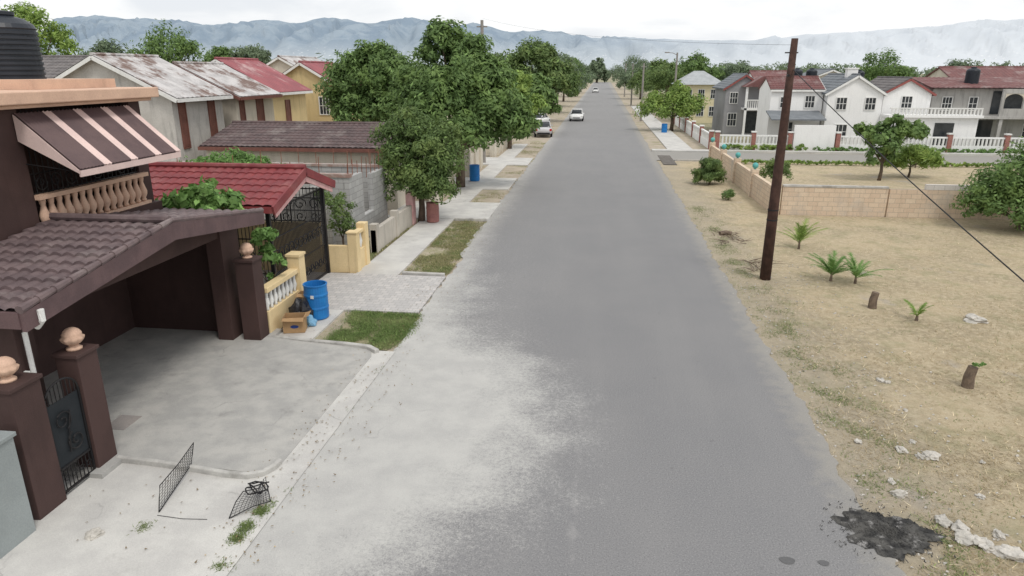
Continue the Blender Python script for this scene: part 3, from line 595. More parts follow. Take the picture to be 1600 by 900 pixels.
pillar(-7.98,-7.56,13.82,14.25,2.0,'dark brown pillar with peach ball at the far end of the driveway',brown); finial(-7.77,14.03,2.0,'peach ball finial on the brown pillar beside the yellow fence')
pillar(-7.95,-7.45,6.45,7.05,1.52,'plain grey square pillar in the bottom left corner',grayp)
gt=thing('iron_gate',(-7.65,8.1,0),'black wrought-iron pedestrian gate with scrolls between two brown pillars','gate')
mb=MB(); mb.bar((-7.62,7.8,.08),(-7.62,8.43,.08),.03,.03); mb.bar((-7.62,7.8,.05),(-7.62,7.8,1.5),.03,.03); mb.bar((-7.62,8.43,.05),(-7.62,8.43,1.5),.03,.03); mb.bar((-7.62,7.8,.45),(-7.62,8.43,.45),.03,.03)
mb.tube([(-7.62,8.115+.315*math.cos(a),1.5+.25*math.sin(a)) for a in [math.pi*i/14 for i in range(15)]],.016,6); mb.build('gate_frame',iron,gt)
mb=MB(); mb.box(-7.635,-7.625,7.82,8.41,.46,1.46); mb.build('sheet_panel',mat('gate_sheet',(.014,.018,.022),(.02,.024,.028),3,.7,.1,40),gt)
mb=MB(); spiral(mb,(-7.6,8.02,1.15),.17,1.6,'x',.011,1,30,-1.2); spiral(mb,(-7.6,8.2,.75),.17,1.6,'x',.011,1,30,1.9); mb.tube([(-7.6,8.18,1.25),(-7.6,8.1,.95),(-7.6,8.05,.62)],.011,5)
for i in range(8): 
    y=7.86+i*.073; mb.tube([(-7.62,y,.08),(-7.62,y,.45)],.008,5); a=(y-8.115)/.315; mb.tube([(-7.62,y,1.46),(-7.62,y,1.5+.25*math.sqrt(max(0,1-a*a)))],.008,5)
for i in range(4): spiral(mb,(-7.61,7.9+i*.145,.26),.06,1.2,'x',.006)
mb.build('scrollwork',iron,gt)
wg=thing('white_gate',(-7.6,6,0),'white metal gate bars just entering at the bottom left edge','gate'); mb=MB()
for i in range(8): MB().tube([(-7.55,5.5+i*.12,.05),(-7.55,5.5+i*.12,1.15)],.012,5).build('bar',white,wg)
mb=MB(); mb.bar((-7.55,5.45,1.15),(-7.55,6.42,1.15),.03,.04); mb.build('rail',white,wg); mb=MB(); mb.bar((-7.55,5.45,.1),(-7.55,6.42,.1),.03,.04); mb.build('rail',white,wg)
def yfence(y0,y1,label):
    t=thing('yellow_fence',(-7.6,(y0+y1)/2,0),label,'fence'); mb=MB(); mb.box(-7.72,-7.55,y0,y1,0,.62); mb.box(-7.75,-7.52,y0,y1,1.08,1.2); mb.build('wall',yellow,t,bev=.01)
    n=int((y1-y0)/.21)
    for i in range(n): MB().lathe((-7.63,y0+.12+i*(y1-y0-.2)/(n-1),.62),[(.05,0),(.035,.05),(.07,.18),(.04,.32),(.05,.46)],10).build('baluster',white,t,smooth=True)
    return t
t=yfence(14.3,16.0,'pale yellow low fence with white balusters beside the blue barrel'); mb=MB(); mb.box(-7.8,-7.48,16.0,16.35,0,1.5); mb.box(-7.83,-7.45,15.97,16.38,1.5,1.56); mb.build('post',yellow,t)
t=thing('yellow_fence',(-7.8,20,0),'pale yellow wall with stepped posts and white ornament beyond the tiled driveway','fence')
mb=MB(); mb.bar((-8.9,19.75,.42),(-7.6,19.85,.42),.16,.86); mb.box(-7.6,-7.3,19.75,20.05,-.02,1.25); mb.box(-7.63,-7.27,19.72,20.08,1.25,1.3); mb.box(-7.55,-7.35,20.05,20.6,-.02,.65); mb.box(-7.55,-7.35,20.05,20.6,1.15,1.25); mb.box(-7.6,-7.3,20.6,20.9,-.02,1.4); mb.build('wall',yellow,t,bev=.01)
for i in range(3): MB().lathe((-7.45,20.15+i*.17,.65),[(.05,0),(.035,.05),(.07,.2),(.04,.36),(.05,.5)],10).build('baluster',white,t,smooth=True)
mb=MB(); mb.bar((-8.9,19.75,.0),(-8.9,19.75,1.35),.28,.28); mb.build('post',yellow,t)
# red roof carport
rc=thing('red_carport',(-9.5,17.8,0),'carport with red tiled gable roof and black iron grilles','carport')
mb=MB(); slopebox(mb,15.85,2.8,17.9,3.45,-15,-7.95,.08); slopebox(mb,17.9,3.45,19.85,2.82,-15,-7.95,.08)
mb.hf((-15,17.9,3.45),(7.05,0,0),(0,-2.05,-.65),28,6,.03,.03); mb.hf((-15,17.9,3.45),(7.05,0,0),(0,1.95,-.63),28,6,.03,.03); rf=mb.build('roof',redtile,rc)
mb=MB(); mb.tube([(-15,17.9,3.52),(-7.92,17.9,3.52)],.08,8); mb.build('ridge_tile',redtile,rf)
mb=MB(); mb.bar((-7.92,15.8,2.72),(-7.92,17.9,3.4),.05,.22); mb.bar((-7.92,19.9,2.74),(-7.92,17.9,3.4),.05,.22); mb.bar((-15,15.82,2.72),(-7.95,15.82,2.72),.05,.14); mb.build('fascia',redtile,rf)
mb=MB(); mb.bar((-7.96,15.95,2.58),(-7.96,17.9,3.2),.04,.14); mb.bar((-7.96,19.75,2.6),(-7.96,17.9,3.2),.04,.14); mb.build('gable_trim',pinktrim,rf)
mb=MB(); mb.box(-15,-14.8,15.9,19.8,0,2.7); mb.box(-15,-8.4,19.6,19.75,0,1.6); mb.build('wall',yellowh,rc)
for x,y in ((-8.2,16.05),(-8.2,19.55),(-11.95,16.05)):
    MB().box(x-.05,x+.05,y-.05,y+.05,0,2.75).build('column',iron,rc)
def grille(x0,y0,x1,y1,z0,z1,par,nm,sp=.13):
    mb=MB(); L=math.hypot(x1-x0,y1-y0); n=int(L/sp)
    for i in range(n+1):
        f=i/n; mb.tube([(x0+(x1-x0)*f,y0+(y1-y0)*f,z0),(x0+(x1-x0)*f,y0+(y1-y0)*f,z1)],.012,4)
    for z in (z0+.05,z0+(z1-z0)*.35,z0+(z1-z0)*.7,z1-.05): mb.bar((x0,y0,z),(x1,y1,z),.03,.03)
    m_=n//4
    for i in range(m_):
        f=(i+.5)/m_; cx_,cy_=x0+(x1-x0)*f,y0+(y1-y0)*f
        spiral(mb,(cx_,cy_,z0+(z1-z0)*.52),.2,1.3,'x' if abs(x1-x0)<.1 else 'y',.018); spiral(mb,(cx_,cy_,z0+(z1-z0)*.18),.17,1.3,'x' if abs(x1-x0)<.1 else 'y',.018,-1)
    mb.build(nm,iron,par)
grille(-8.2,16.1,-8.2,19.5,.05,2.7,rc,'front_grille',.075); grille(-11.9,16.05,-8.25,16.05,.1,2.7,rc,'side_grille',.1); grille(-11.9,19.55,-8.25,19.55,1.6,2.7,rc,'side_grille',.11)
tree('leafy papaya-like shrub with pale green leaves between the brown and red roofs',-9.35,15.15,[(0,0,3.15,.55,.35),(-.6,0,3.05,.5,.3),(.6,0,2.95,.45,.3),(.1,-.2,2.7,.6,.3),(-.3,.1,2.2,.5,.4)],1900,.12,L_fresh,71,.06,name='shrub',cat='shrub',ratio=.5,cl=14)
tree('young leafy shrub between the brown pillar and black grille',-7.9,15.1,[(0,0,2.2,.32,.25),(.1,.1,1.7,.35,.3),(-.2,0,1.3,.3,.3)],700,.09,L_fresh,72,.03,name='shrub',cat='shrub',ratio=.5,cl=10)
tree('slim shrub in front of the unfinished block walls',-8.5,21.6,[(0,0,1.6,.5,.6),(.1,0,.9,.5,.5),(-.5,.2,1.9,.4,.4)],2400,.06,L_dark,73,.04,name='shrub',cat='shrub')
tree('spreading shrub growing behind the red tiled roof',-14.5,25.5,[(0,0,2.5,1.0,.5),(1.0,0,2.4,.8,.4),(-1,0,2.3,.8,.45),(1.9,.3,2.2,.6,.35)],3500,.11,L_fresh,74,.06,name='shrub',cat='shrub',ratio=.3)
# unfinished block building
ub=thing('unfinished_building',(-13,26,0),'unfinished grey block walls with rusty rebar beyond the red roof','building')
mb=MB(); mb.box(-8.75,-8.55,22.8,24.2,0,2.5); mb.box(-8.75,-8.55,25.3,27,0,2.3); mb.box(-8.75,-8.55,24.2,25.3,0,.9); mb.box(-18,-8.76,22.8,23.0,0,2.5); mb.box(-18,-8.76,27.0,27.2,0,2.3); mb.box(-13,-12.8,23,27,0,2.4); mb.box(-9.9,-9.2,22.55,22.79,0,2.2); mb.build('wall',block,ub)
mb=MB(); mb.box(-18,-8.5,22.76,23.04,2.502,2.62); mb.box(-18,-8.5,26.96,27.24,2.302,2.4); mb.build('beam',mat('rust_brown_beam',(.3,.2,.17),(.4,.36,.33),3),ub)
for i in range(9):
    x=-17+i*1.05; MB().tube([(x,22.9,2.5),(x+.02,22.9,3.0+.2*(i%3))],.014,5).build('rebar',rebarm,ub)
for i in range(9): MB().tube([(-8.65,22.95+i*.5,2.2),(-8.63,22.95+i*.5,2.95+.1*(i%2))],.014,5).build('rebar',rebarm,ub)
for i in range(6): MB().tube([(-13+i*.75,27.1,2.3),(-13+i*.75,27.12,2.9+.12*(i%2))],.014,5).build('rebar',rebarm,ub)
lf=thing('low_fence',(-7.6,25.5,0),'low unpainted block fence beside the sidewalk under the round tree','fence')
mb=MB(); mb.box(-7.68,-7.5,22.2,27.2,-.02,.8); mb.box(-7.72,-7.46,22.2,22.5,-.02,1.0); mb.box(-7.72,-7.46,24.6,24.9,-.02,1.0); mb.build('wall',mat('cream_block',(.52,.48,.42),(.44,.41,.36),1,.9,.3,30,streak=.4),lf)
mb=MB(); mb.box(-7.74,-7.44,26.9,27.3,-.02,1.3); mb.build('post',pinktrim,lf)
for (ya,yb,h_,lb) in [(31.8,35.6,1.9,'beige garden wall with dark gates under the tall mango tree'),(40.5,45.5,1.6,'cream garden wall behind the far blue barrel'),(50.5,62,1.5,'distant pale garden wall along the left sidewalk')]:
    t=thing('garden_wall',(-7.7,(ya+yb)/2,0),lb,'wall'); mb=MB(); mb.box(-7.85,-7.65,ya,yb,-.03,h_*.75); mb.build('wall',cream,t)
    y=ya
    while y<=yb: MB().box(-7.95,-7.55,y-.2,y+.2,-.03,h_).build('post',cream,t); y+=1.9
gable('dark brown tiled carport roof below the wide mango tree',-18,-9.0,30,36,2.75,3.5,'x',cream,mat('umber_tile',(.13,.09,.088),(.09,.066,.066),2,.7,.2,40,st=(.2,.17,.16)),[('-y',30,-10.5,1,1.0,1.0),('-y',30,-14,1,1.2,1.0)],'tile',.3,shutter,name='carport_house')
gable('grey stucco house with stained zinc roof and tall brown louvre windows',-26,-19.3,29.9,34.2,5.0,6.65,'y',stucco,rusty,[('+x',-19.3,30.6,2.6,.45,2.1,'louvre'),('+x',-19.3,33.1,2.8,.5,2.0,'louvre'),('-y',29.9,-22,1,1,1.1)],'zinc',.45,white)
gable('cream house with rust-stained zinc roof next to the grey stucco house',-25.0,-19.0,35.0,39.3,4.9,6.35,'y',cream,rusty,[('+x',-19.0,35.6,2.8,.4,1.9,'louvre'),('+x',-19.0,37.6,2.8,.7,1.9,'louvre')],'zinc',.45,shutter)
gable('yellow house with the faded red zinc roof, nearer of the two',-27,-20.3,42,47,4.9,6.7,'y',yellowh,redzinc,[('-y',42,-21.5,2.7,.6,1.2),('+x',-20.3,44,2.6,.6,1.6,'louvre')],'zinc',.4,white)
gable('yellow house with red roof and pale trim behind the wide mango tree',-24.5,-19.0,50,56,5.0,6.6,'y',yellowh,redzinc,[('-y',50,-20.2,3,.7,1.2),('+x',-19,53,3,.6,1.4,'louvre')],'zinc',.4,white)
gable('low house with dark shingled roof behind the water tank',-40,-27.5,33,40,5.0,6.7,'x',stucco,darkshing,[],'tile',.3,white)
gable('pale-roofed house between the red zinc roofs in the distance',-31,-25,60,68,5.6,7.2,'y',cream,rusty,[],'zinc',.4,white)
t=thing('yard_wall',(-15,40,0),'pale yellow yard wall in front of the yellow houses','wall'); MB().box(-19,-10,39.8,40,0,2.2).build('wall',yellowh,t)
# ---------- right side houses
hh=thing('hip_roof_house',(12,92,0),'cream yellow house with grey hip roof on the right side','house')
mb=MB(); mb.box(9.6,14.6,89,95,-.05,4.5); mb.build('wall',mat('pale_yellow',(.7,.63,.43),(.64,.57,.38),.6,.8,.1,20),hh)
mb=MB(); a=[(9.1,88.5,4.5),(15.1,88.5,4.5),(15.1,95.5,4.5),(9.1,95.5,4.5),(11.5,92,6.1),(12.7,92,6.1)]; mb.add(a,[(0,1,5,4),(1,2,5),(2,3,4,5),(3,0,4),(0,3,2,1)]); mb.build('roof',mat('pale_grey_tile',(.4,.42,.43),(.33,.35,.36),2,.8,.2,20),hh)
for wx in (10.7,12.2,13.7): window(hh,'-y',89,wx,2.9,.7,1.0); window(hh,'-y',89,wx,.8,.8,1.1)
redtrim=mat('red_trim',(.3,.1,.09))
dh=gable('grey house with white upper balcony and dull red roof edge',12.4,16.0,73,80,4.5,5.7,'y',mat('mid_grey_render',(.32,.32,.33),(.27,.27,.28),.6,.8,.1,20),slate,[('-y',73,13.2,3.0,.7,1.0),('-y',73,13.2,.8,.8,1.2)],'tile',.3,redtrim)
mb=MB(); mb.box(14.0,17.0,71.2,72.99,2.4,2.6); mb.build('balcony',whiteh,dh)
for x in (14.0,16.8): MB().box(x,x+.2,71.2,71.4,0,4.6).build('balcony_post',whiteh,dh)
mb=MB()
for i in range(13): mb.box(14.3+i*.2,14.38+i*.2,71.25,71.32,2.6,3.3)
mb.box(14.2,16.8,71.22,71.35,3.3,3.4); mb.build('balustrade',white,dh)
mb=MB(); mb.prism([(13.8,71,4.6),(17.2,71,4.6),(15.5,71,5.6)],(0,2.2,0)); mb.build('porch_roof',dullred,dh)
mb=MB(); mb.box(14.3,16.8,72.95,72.99,.1,2.2); mb.build('doorway',glass,dh)
w1=gable('white two-storey house with low dull red roof, left end of the white row',13.9,18.0,60.5,65,4.6,5.5,'x',whiteh,dullred,[('-y',60.5,15.0,3.2,.6,.8,'pane'),('-y',60.5,17.0,3.2,.7,.9),('-y',60.5,15.4,.9,.9,1.1)],'tile',.15,white)
w2=gable('white house with pointed slate-grey gable and red verge, middle of the white row',18.1,22.3,59.6,67,4.4,5.7,'y',whiteh,slate,[('-y',59.6,19.2,3.1,.75,.9),('-y',59.6,21.4,3.1,.75,.9),('-y',59.6,19.4,.8,.9,1.1)],'tile',.25,white)
mb=MB(); mb.box(19.8,20.6,61,61.6,5.3,6.2); mb.box(19.75,20.65,60.95,61.65,6.2,6.3); mb.build('chimney',whiteh,w2)
w3=gable('white house with dark shingled gable, right of the white row',22.6,26.2,60.3,67,4.4,5.45,'y',whiteh,darkshing,[('-y',60.3,24.4,3.1,.75,1.0)],'tile',.25,redtrim)
ex=thing('white_annex',(25.5,59,0),'white flat-roofed annex with white balustrade and dark doorway in front of the white row','building')
mb=MB(); mb.box(22.4,29.0,58.2,59.59,-.05,2.6); mb.box(22.3,29.2,57.9,59.59,2.6,2.78); mb.build('wall',whiteh,ex)
mb=MB(); 
for i in range(26): mb.box(22.5+i*.26,22.6+i*.26,58.0,58.08,2.78,3.25)
mb.box(22.4,29.1,57.98,58.1,3.25,3.34); mb.build('balustrade',white,ex)
mb=MB(); mb.box(25.9,27.3,58.15,58.2,.0,2.2); mb.build('doorway',glass,ex); window(ex,'-y',58.2,24,.9,1.0,1.1)
gh=thing('grey_house',(33,64,0),'unpainted grey two-storey house with red zinc roof and arched veranda at the right','house')
mb=MB(); mb.box(27,39,62,70,-.05,4.7); mb.box(29.4,39,60.2,61.99,2.4,2.6); mb.box(31.5,39,60.3,60.5,2.6,3.2); mb.box(31.5,39,60.3,60.5,4.35,4.7); mb.build('wall',mat('grey_render',(.46,.45,.43),(.39,.38,.36),.6,.9,.2,20,streak=.5),gh)
gr_=bpy.data.materials['grey_render']
for x in (29.5,31.6,34,36.6,38.7): MB().box(x,x+.25,60.3,60.6,-.05,2.4).build('column',gr_,gh)
for x in (31.5,33.1,34.7,36.3,37.9): MB().box(x,x+.2,60.3,60.5,3.2,4.35).build('column',gr_,gh)
for x in (32.4,34.0,35.6,37.2):
    mb=MB(); pts=[(x-.7,60.32,4.36)]+[(x+.7*math.cos(a)*-1,60.32,3.85+.48*math.sin(a)) for a in [math.pi*i/10 for i in range(11)]]+[(x+.7,60.32,4.36)]
    mb.prism(pts,(0,.15,0)); mb.build('arch',cream,gh)
mb=MB(); mb.box(31.6,38.9,61.95,61.99,2.7,4.5); mb.build('veranda_opening',glass,gh); mb=MB(); mb.box(30,32,61.95,61.99,.2,2.2); mb.build('doorway',glass,gh)
window(gh,'-y',62,28.2,3.0,.7,1.0); window(gh,'-y',62,30.2,3.0,.6,1.0); window(gh,'-y',62,35,.8,1.2,1.1)
mb=MB(); mb.prism([(26.6,61.4,4.7),(26.6,66,5.5),(26.6,70.5,4.7)],(13,0,0)); mb.hf((26.6,66,5.52),(13,0,0),(0,-4.6,-.8),34,3,.04,.02,per=4,sub=(0,.98)); mb.build('roof',dullred,gh)
gable('house with dull red roof behind the grey unfinished house',36,46,78,86,5.0,6.4,'x',cream,dullred,[],'zinc',.3,white)
gable('distant white house with red roof between the cream and white houses',18,23,86,94,4.8,6.0,'x',whiteh,dullred,[('-y',86,20,3.0,.8,1)],'zinc',.3,white)
gable('distant pale house with grey roof behind the white row',24,31,90,98,4.8,6.2,'y',cream,slate,[('-y',90,27,3.0,.8,1)],'zinc',.3,white)
def tank(x,y,z,lb,s=1):
    t=dup(tk,(x,y,z),0,lb,s); return t
tank(19.5,75,4.9,'black water tank on a roof behind the grey house with balcony',1.0); tank(21.2,76,4.9,'second black water tank, right of the one behind the balcony house',1.0); tank(30.5,63.5,5.0,'black water tank on the red roof of the unpainted grey house',.95); tank(22.4,66,5.0,'black water tank between the white gables',.8)
def rfence(pts,label,sp=3.0):
    t=thing('baluster_fence',(pts[0][0],pts[0][1],0),label,'fence'); wl=MB(); ba=MB(); po=[]
    for (a,c) in zip(pts[:-1],pts[1:]):
        a=Vector((*a,0)); c=Vector((*c,0)); L=(c-a).length; n=max(1,round(L/sp)); wl.bar(a+Vector((0,0,.25)),c+Vector((0,0,.25)),.15,.6); wl.bar(a+Vector((0,0,1.15)),c+Vector((0,0,1.15)),.16,.12)
        for i in range(int(L/.28)): q=a+(c-a)*((i+.5)/int(L/.28)); ba.box(q.x-.06,q.x+.06,q.y-.06,q.y+.06,.55,1.09)
        for i in range(n+1): po.append(a+(c-a)*i/n)
    wl.build('wall',whiteh,t); tag(ba.build('balusters',white,t),kind='stuff')
    for q in po: 
        mb=MB(); mb.box(q.x-.16,q.x+.16,q.y-.16,q.y+.16,-.05,1.4); p_=mb.build('post',brickred,t); MB().box(q.x-.2,q.x+.2,q.y-.2,q.y+.2,1.402,1.5).build('cap',white,p_)
rfence([(9.4,57.4),(15.0,57.4)],'white baluster fence with red brick posts in front of the grey house with balcony',2.8)
rfence([(18.6,57.4),(35,57.4)],'white baluster fence with red brick posts in front of the white houses',4.1)
rfence([(9.0,58),(9.0,86)],'white roadside fence with red brick posts running away from the side street',5.6)
hm_=thing('yard_wall',(17,57.4,0),'solid white yard wall with slate awning beside the white houses','wall'); MB().box(15.25,18.35,57.3,57.5,-.05,2.0).build('wall',whiteh,hm_)
mb=MB(); mb.prism([(13.6,58.2,2.4),(13.6,60.4,2.95),(13.6,60.4,2.85),(13.6,58.2,2.3)],(4.2,0,0)); mb.build('porch_roof',slate,hm_)
def hedge(x0,x1,y,h_,lb,m,seed,n):
    bb=[(x,y+random.uniform(-.15,.15),h_*random.uniform(.3,.6),h_*random.uniform(.6,.9),h_*.55) for x in np.arange(x0,x1,h_*.9)]; o=crown('hedge',m,None,bb,n,.08,seed,cl=8); tag(o,lb,'hedge')
hedge(10,16,56.9,.5,'low yellow-green hedge in front of the fence by the grey house with balcony',L_light,81,4000)
hedge(17,32,56.9,.4,'low flowering hedge in front of the white houses',L_fresh,82,6000)
hedge(9.5,31,48.7,.28,'low ragged hedge along the back of the walled lot',L_light,83,8000)
pw=thing('block_wall',(13,31,0),'long peach block wall across the dry lot','wall')
for (xa,xb_,h_) in ((8.05,12.4,1.22),(12.47,18.9,1.2),(18.97,26,1.25)): MB().box(xa,xb_,30.95,31.12,-.03,h_).build('wall',peachblock,pw)
mb=MB(); mb.box(8.05,12.4,30.93,31.14,1.222,1.3); mb.build('coping',kerbm,pw)
MB().box(13.9,18.9,30.945,31.125,1.202,1.42).build('top_course',mat('white_block',(.66,.63,.59),(.58,.55,.52),1,.9,.3,30,brick=(.42,.2,(.42,.4,.37),'wall')),pw)
pa=thing('block_wall',(7.8,40,0),'peach block wall with teal balls running beside the road','wall')
MB().box(7.7,7.88,31,49.5,-.03,1.15).build('wall',peachblock,pa)
for i,y in enumerate((31.1,35.6,40.2,44.8,49.4)):
    p_=MB().box(7.62,7.98,y-.18,y+.18,-.03,1.35).build('post',peachblock,pa)
    if i: MB().lathe((7.8,y,1.352),[(.05,0),(.05,.05)]+[(.15*math.sin(math.pi*(.1+.88*k/10)),.18-.15*math.cos(math.pi*(.1+.88*k/10))) for k in range(11)],14).build('ball',teal,p_,smooth=True)
# ---------- utility pole & wires
up=thing('utility_pole',(5.17,20.7,0),'tall dark brown wooden utility pole on the right verge','utility pole')
MB().tube([(5.17,20.7,-.1),(5.18,20.7,2.5),(5.2,20.7,5),(5.22,20.7,6.87)],[.165,.145,.115,.09],16).build('pole',polem,up,smooth=True)
mb=MB(); mb.tube([(5.0,20.7,6.5),(5.35,20.7,6.5)],.02,6); mb.build('bolt',iron,up); mb=MB(); mb.tube([(5.12,20.58,5.9),(5.12,20.5,5.9)],.04,6); mb.build('bolt',iron,up)
for z in (1.8,2.1): MB().lathe((5.175,20.7,z),[(.158,0),(.158,.04)],16).build('band',wirem,up)
def wire(p,q,sag,label,r=.012,n=24):
    p=Vector(p);q=Vector(q); pts=[p+(q-p)*(i/n)-Vector((0,0,sag*4*(i/n)*(1-i/n))) for i in range(n+1)]; tag(MB().tube(pts,r,5).build('overhead_wire',wirem),label,'wire')
wire((5.25,20.6,6.05),AY(1700,525,9.5),.1,'black service wire slanting from the pole down to the right edge',.012)
wire((-7.8,47,9.3),(5.2,20.7,6.7),.35,'thin wire from the left pole to the wooden pole top',.0035)
for (x,y,h_,lb,lamp) in [(-7.85,47,9.2,'wooden pole rising behind the tall mango tree',0),(9.0,89,8.2,'grey lamp pole beside the cream hip-roofed house',1),(5.2,91,7.0,'slim wooden pole on the right verge, nearer of the pair',0),(5.7,134,7.5,'slim wooden pole on the right verge, farther of the pair',0),(5.9,180,8,'farthest visible pole on the right verge',0)]:
    t=thing('utility_pole',(x,y,0),lb,'utility pole'); MB().tube([(x,y,-.05),(x,y,h_)],[.15,.1],10).build('pole',polegray,t)
    mb=MB(); 
    if lamp: mb.tube([(x,y,h_-.3),(x-.5,y,h_-.05),(x-1.0,y,h_)],.04,6); mb.box(x-1.5,x-.95,y-.1,y+.1,h_-.05,h_+.08)
    else: mb.bar((x-.35,y,h_-.4),(x+.35,y,h_-.4),.08,.08)
    mb.build('crossarm' if not lamp else 'lamp_arm',polegray,t)
# ---------- barrels
def barrel(x,y,m,label,sc=1):
    t=thing('barrel',(x,y,.03),label,'barrel'); pr=[(.26,0),(.285,.03),(.29,.25),(.3,.28),(.3,.31),(.29,.34),(.29,.58),(.3,.61),(.3,.64),(.29,.67),(.285,.86),(.3,.87),(.3,.9)]
    MB().lathe((x,y,.03),[(a*sc,b_*sc) for a,b_ in pr]+[(.265*sc,.9*sc),(.26*sc,.6*sc),(.1*sc,.58*sc)],28).build('barrel_body',m,t,smooth=False); return t
bt_=barrel(-6.95,15.65,bluep,'bright blue plastic barrel by the yellow baluster fence')
MB().box(-6.96,-6.88,15.335,15.345,.62,.7).build('paper_label',white,bt_)
barrel(-7.0,38.7,bluep,'blue plastic barrel on the sidewalk below the tall mango'); barrel(-6.75,27.4,redp,'dull red-brown barrel at the end of the low block fence',.9)
barrel(6.6,73,bluep,'blue barrel on the far right sidewalk below the bright-green tree'); 
def carton(x,y,z,w_,d_,h_,rot,label):
    t=thing('cardboard_box',(x,y,z),label,'box'); mb=MB(); th=.012
    mb.box(-w_/2,w_/2,-d_/2,-d_/2+th,0,h_); mb.box(-w_/2,w_/2,d_/2-th,d_/2,0,h_); mb.box(-w_/2,-w_/2+th,-d_/2+th,d_/2-th,0,h_); mb.box(w_/2-th,w_/2,-d_/2+th,d_/2-th,0,h_); mb.box(-w_/2+th,w_/2-th,-d_/2+th,d_/2-th,0,th)
    c,s_=math.cos(rot),math.sin(rot)
    def place(mb): mb.V=[(x+a*c-b_*s_,y+a*s_+b_*c,z+e) for a,b_,e in mb.V]; return mb
    place(mb).build('carton',card,t); mb=MB(); mb.add([(-w_/2,-d_/2,h_),(w_/2,-d_/2,h_),(w_/2,-d_/2-.12,h_-.06),(-w_/2,-d_/2-.1,h_-.04)],[(0,1,2,3)]); place(mb).build('flap',card,t)
    mb=MB(); mb.add([(w_/2,-d_/2,h_),(w_/2,d_/2,h_),(w_/2+.12,d_/2,h_+.04),(w_/2+.12,-d_/2,h_+.04)],[(0,1,2,3)]); place(mb).build('flap',card,t)
    mb=MB(); mb.lathe((0,0,0),[(.07,0),(.07,.002)],16); mb.V=[(a*1.4+.02,-d_/2-.003+e*-1,h_*.42+b_*.6) for a,b_,e in mb.V]; place(mb).build('print_mark',mat('blue_ink',(.03,.06,.22)),t)
carton(-7.12,14.7,.03,.5,.4,.38,.25,'open brown cardboard box on the ground by the yellow fence'); carton(-7.32,15.8,.03,.28,.28,.6,.1,'tall brown carton squeezed behind the black rubbish bag')
def blob(name,c,r,m,label,cat,seed,amp=.25,sz=1,group=None,sub=3):
    import bmesh
    bm=bmesh.new(); bmesh.ops.create_icosphere(bm,subdivisions=sub,radius=1)
    rr=random.Random(seed); o3=Vector((seed*3.1,seed*1.7,0)); sx_=[rr.uniform(.75,1.25) for _ in range(3)]
    for v in bm.verts:
        n=mn.fractal(v.co*1.3+o3,1,2,4); v.co=Vector((v.co.x*r*sx_[0],v.co.y*r*sx_[1],v.co.z*r*sz*sx_[2]))*(1+amp*n)
        if v.co.z<-.35*r*sz: v.co.z=-.35*r*sz
    me=bpy.data.meshes.new(name); bm.to_mesh(me); bm.free(); me.materials.append(m); o=bpy.data.objects.new(name,me); C.objects.link(o); o.location=Vector(c)+Vector((0,0,.35*r*sz)); return tag(o,label,cat,group)
blob('rubbish_bag',(-7.2,15.25,.03),.32,bagm,'shiny black rubbish bag heaped beside the cardboard box','bag',3,.45,1.4)
blob('plastic_bag',(-6.93,15.1,.03),.16,mat('pale_blue_plastic',(.2,.4,.58)),'crumpled pale blue plastic bag before the blue barrel','bag',5,.6,.9)
rl=[(1455,713,.11,'largest pale stone of the upper row on the dry verge'),(1341,690,.06,None),(1408,703,.08,None),(1437,713,.07,None),(1393,752,.06,None),(1405,772,.09,None),(1532,775,.06,None),(1472,815,.09,'flat pale stone just right of the burnt patch'),(1500,826,.12,'rounded pale stone at the left of the corner heap'),(1508,842,.11,None),(1530,846,.1,None),(1560,836,.08,None),(1582,866,.16,'largest pale rock in the bottom right corner'),(1545,855,.08,None),(1523,500,.2,'flat grey rock in the middle of the dry field'),(1376,594,.07,None),(1386,597,.06,None),(1425,690,.05,None),(1535,722,.05,None),(1415,640,.04,None)]
for i,(px,py,r,lb) in enumerate(rl):
    p=G(px,py); blob('stone',(p.x,p.y,-.02),r,rock,lb or 'small pale stone scattered on the dry verge','stone',10+i,.7,.6,group=None if lb else 'small pale stones on the dry verge',sub=3)
p=G(148,838); blob('stone',(p.x,p.y,.012),.1,rock,'pale lump of concrete on the bottom left footpath','stone',44,.5,.5,sub=3)
rg=np.random.default_rng(8); mb=MB()
for i0 in range(700):
    y=6.5+16*rg.random(); x=3.9+3.2*rg.random()**1.7; q=(x,y,-.018)
    s_=rg.uniform(.006,.026); d=rg.uniform(-.4,.4,(8,3))*s_; c=[(q[0]+(i&1)*s_*1.5+d[i][0],q[1]+((i>>1)&1)*s_+d[i][1],q[2]+((i>>2)&1)*s_*.8+d[i][2]) for i in range(8)]
    mb.add(c,[(0,2,3,1),(4,5,7,6),(0,1,5,4),(2,6,7,3),(0,4,6,2),(1,3,7,5)])
tag(mb.build('gravel',rock),kind='stuff')
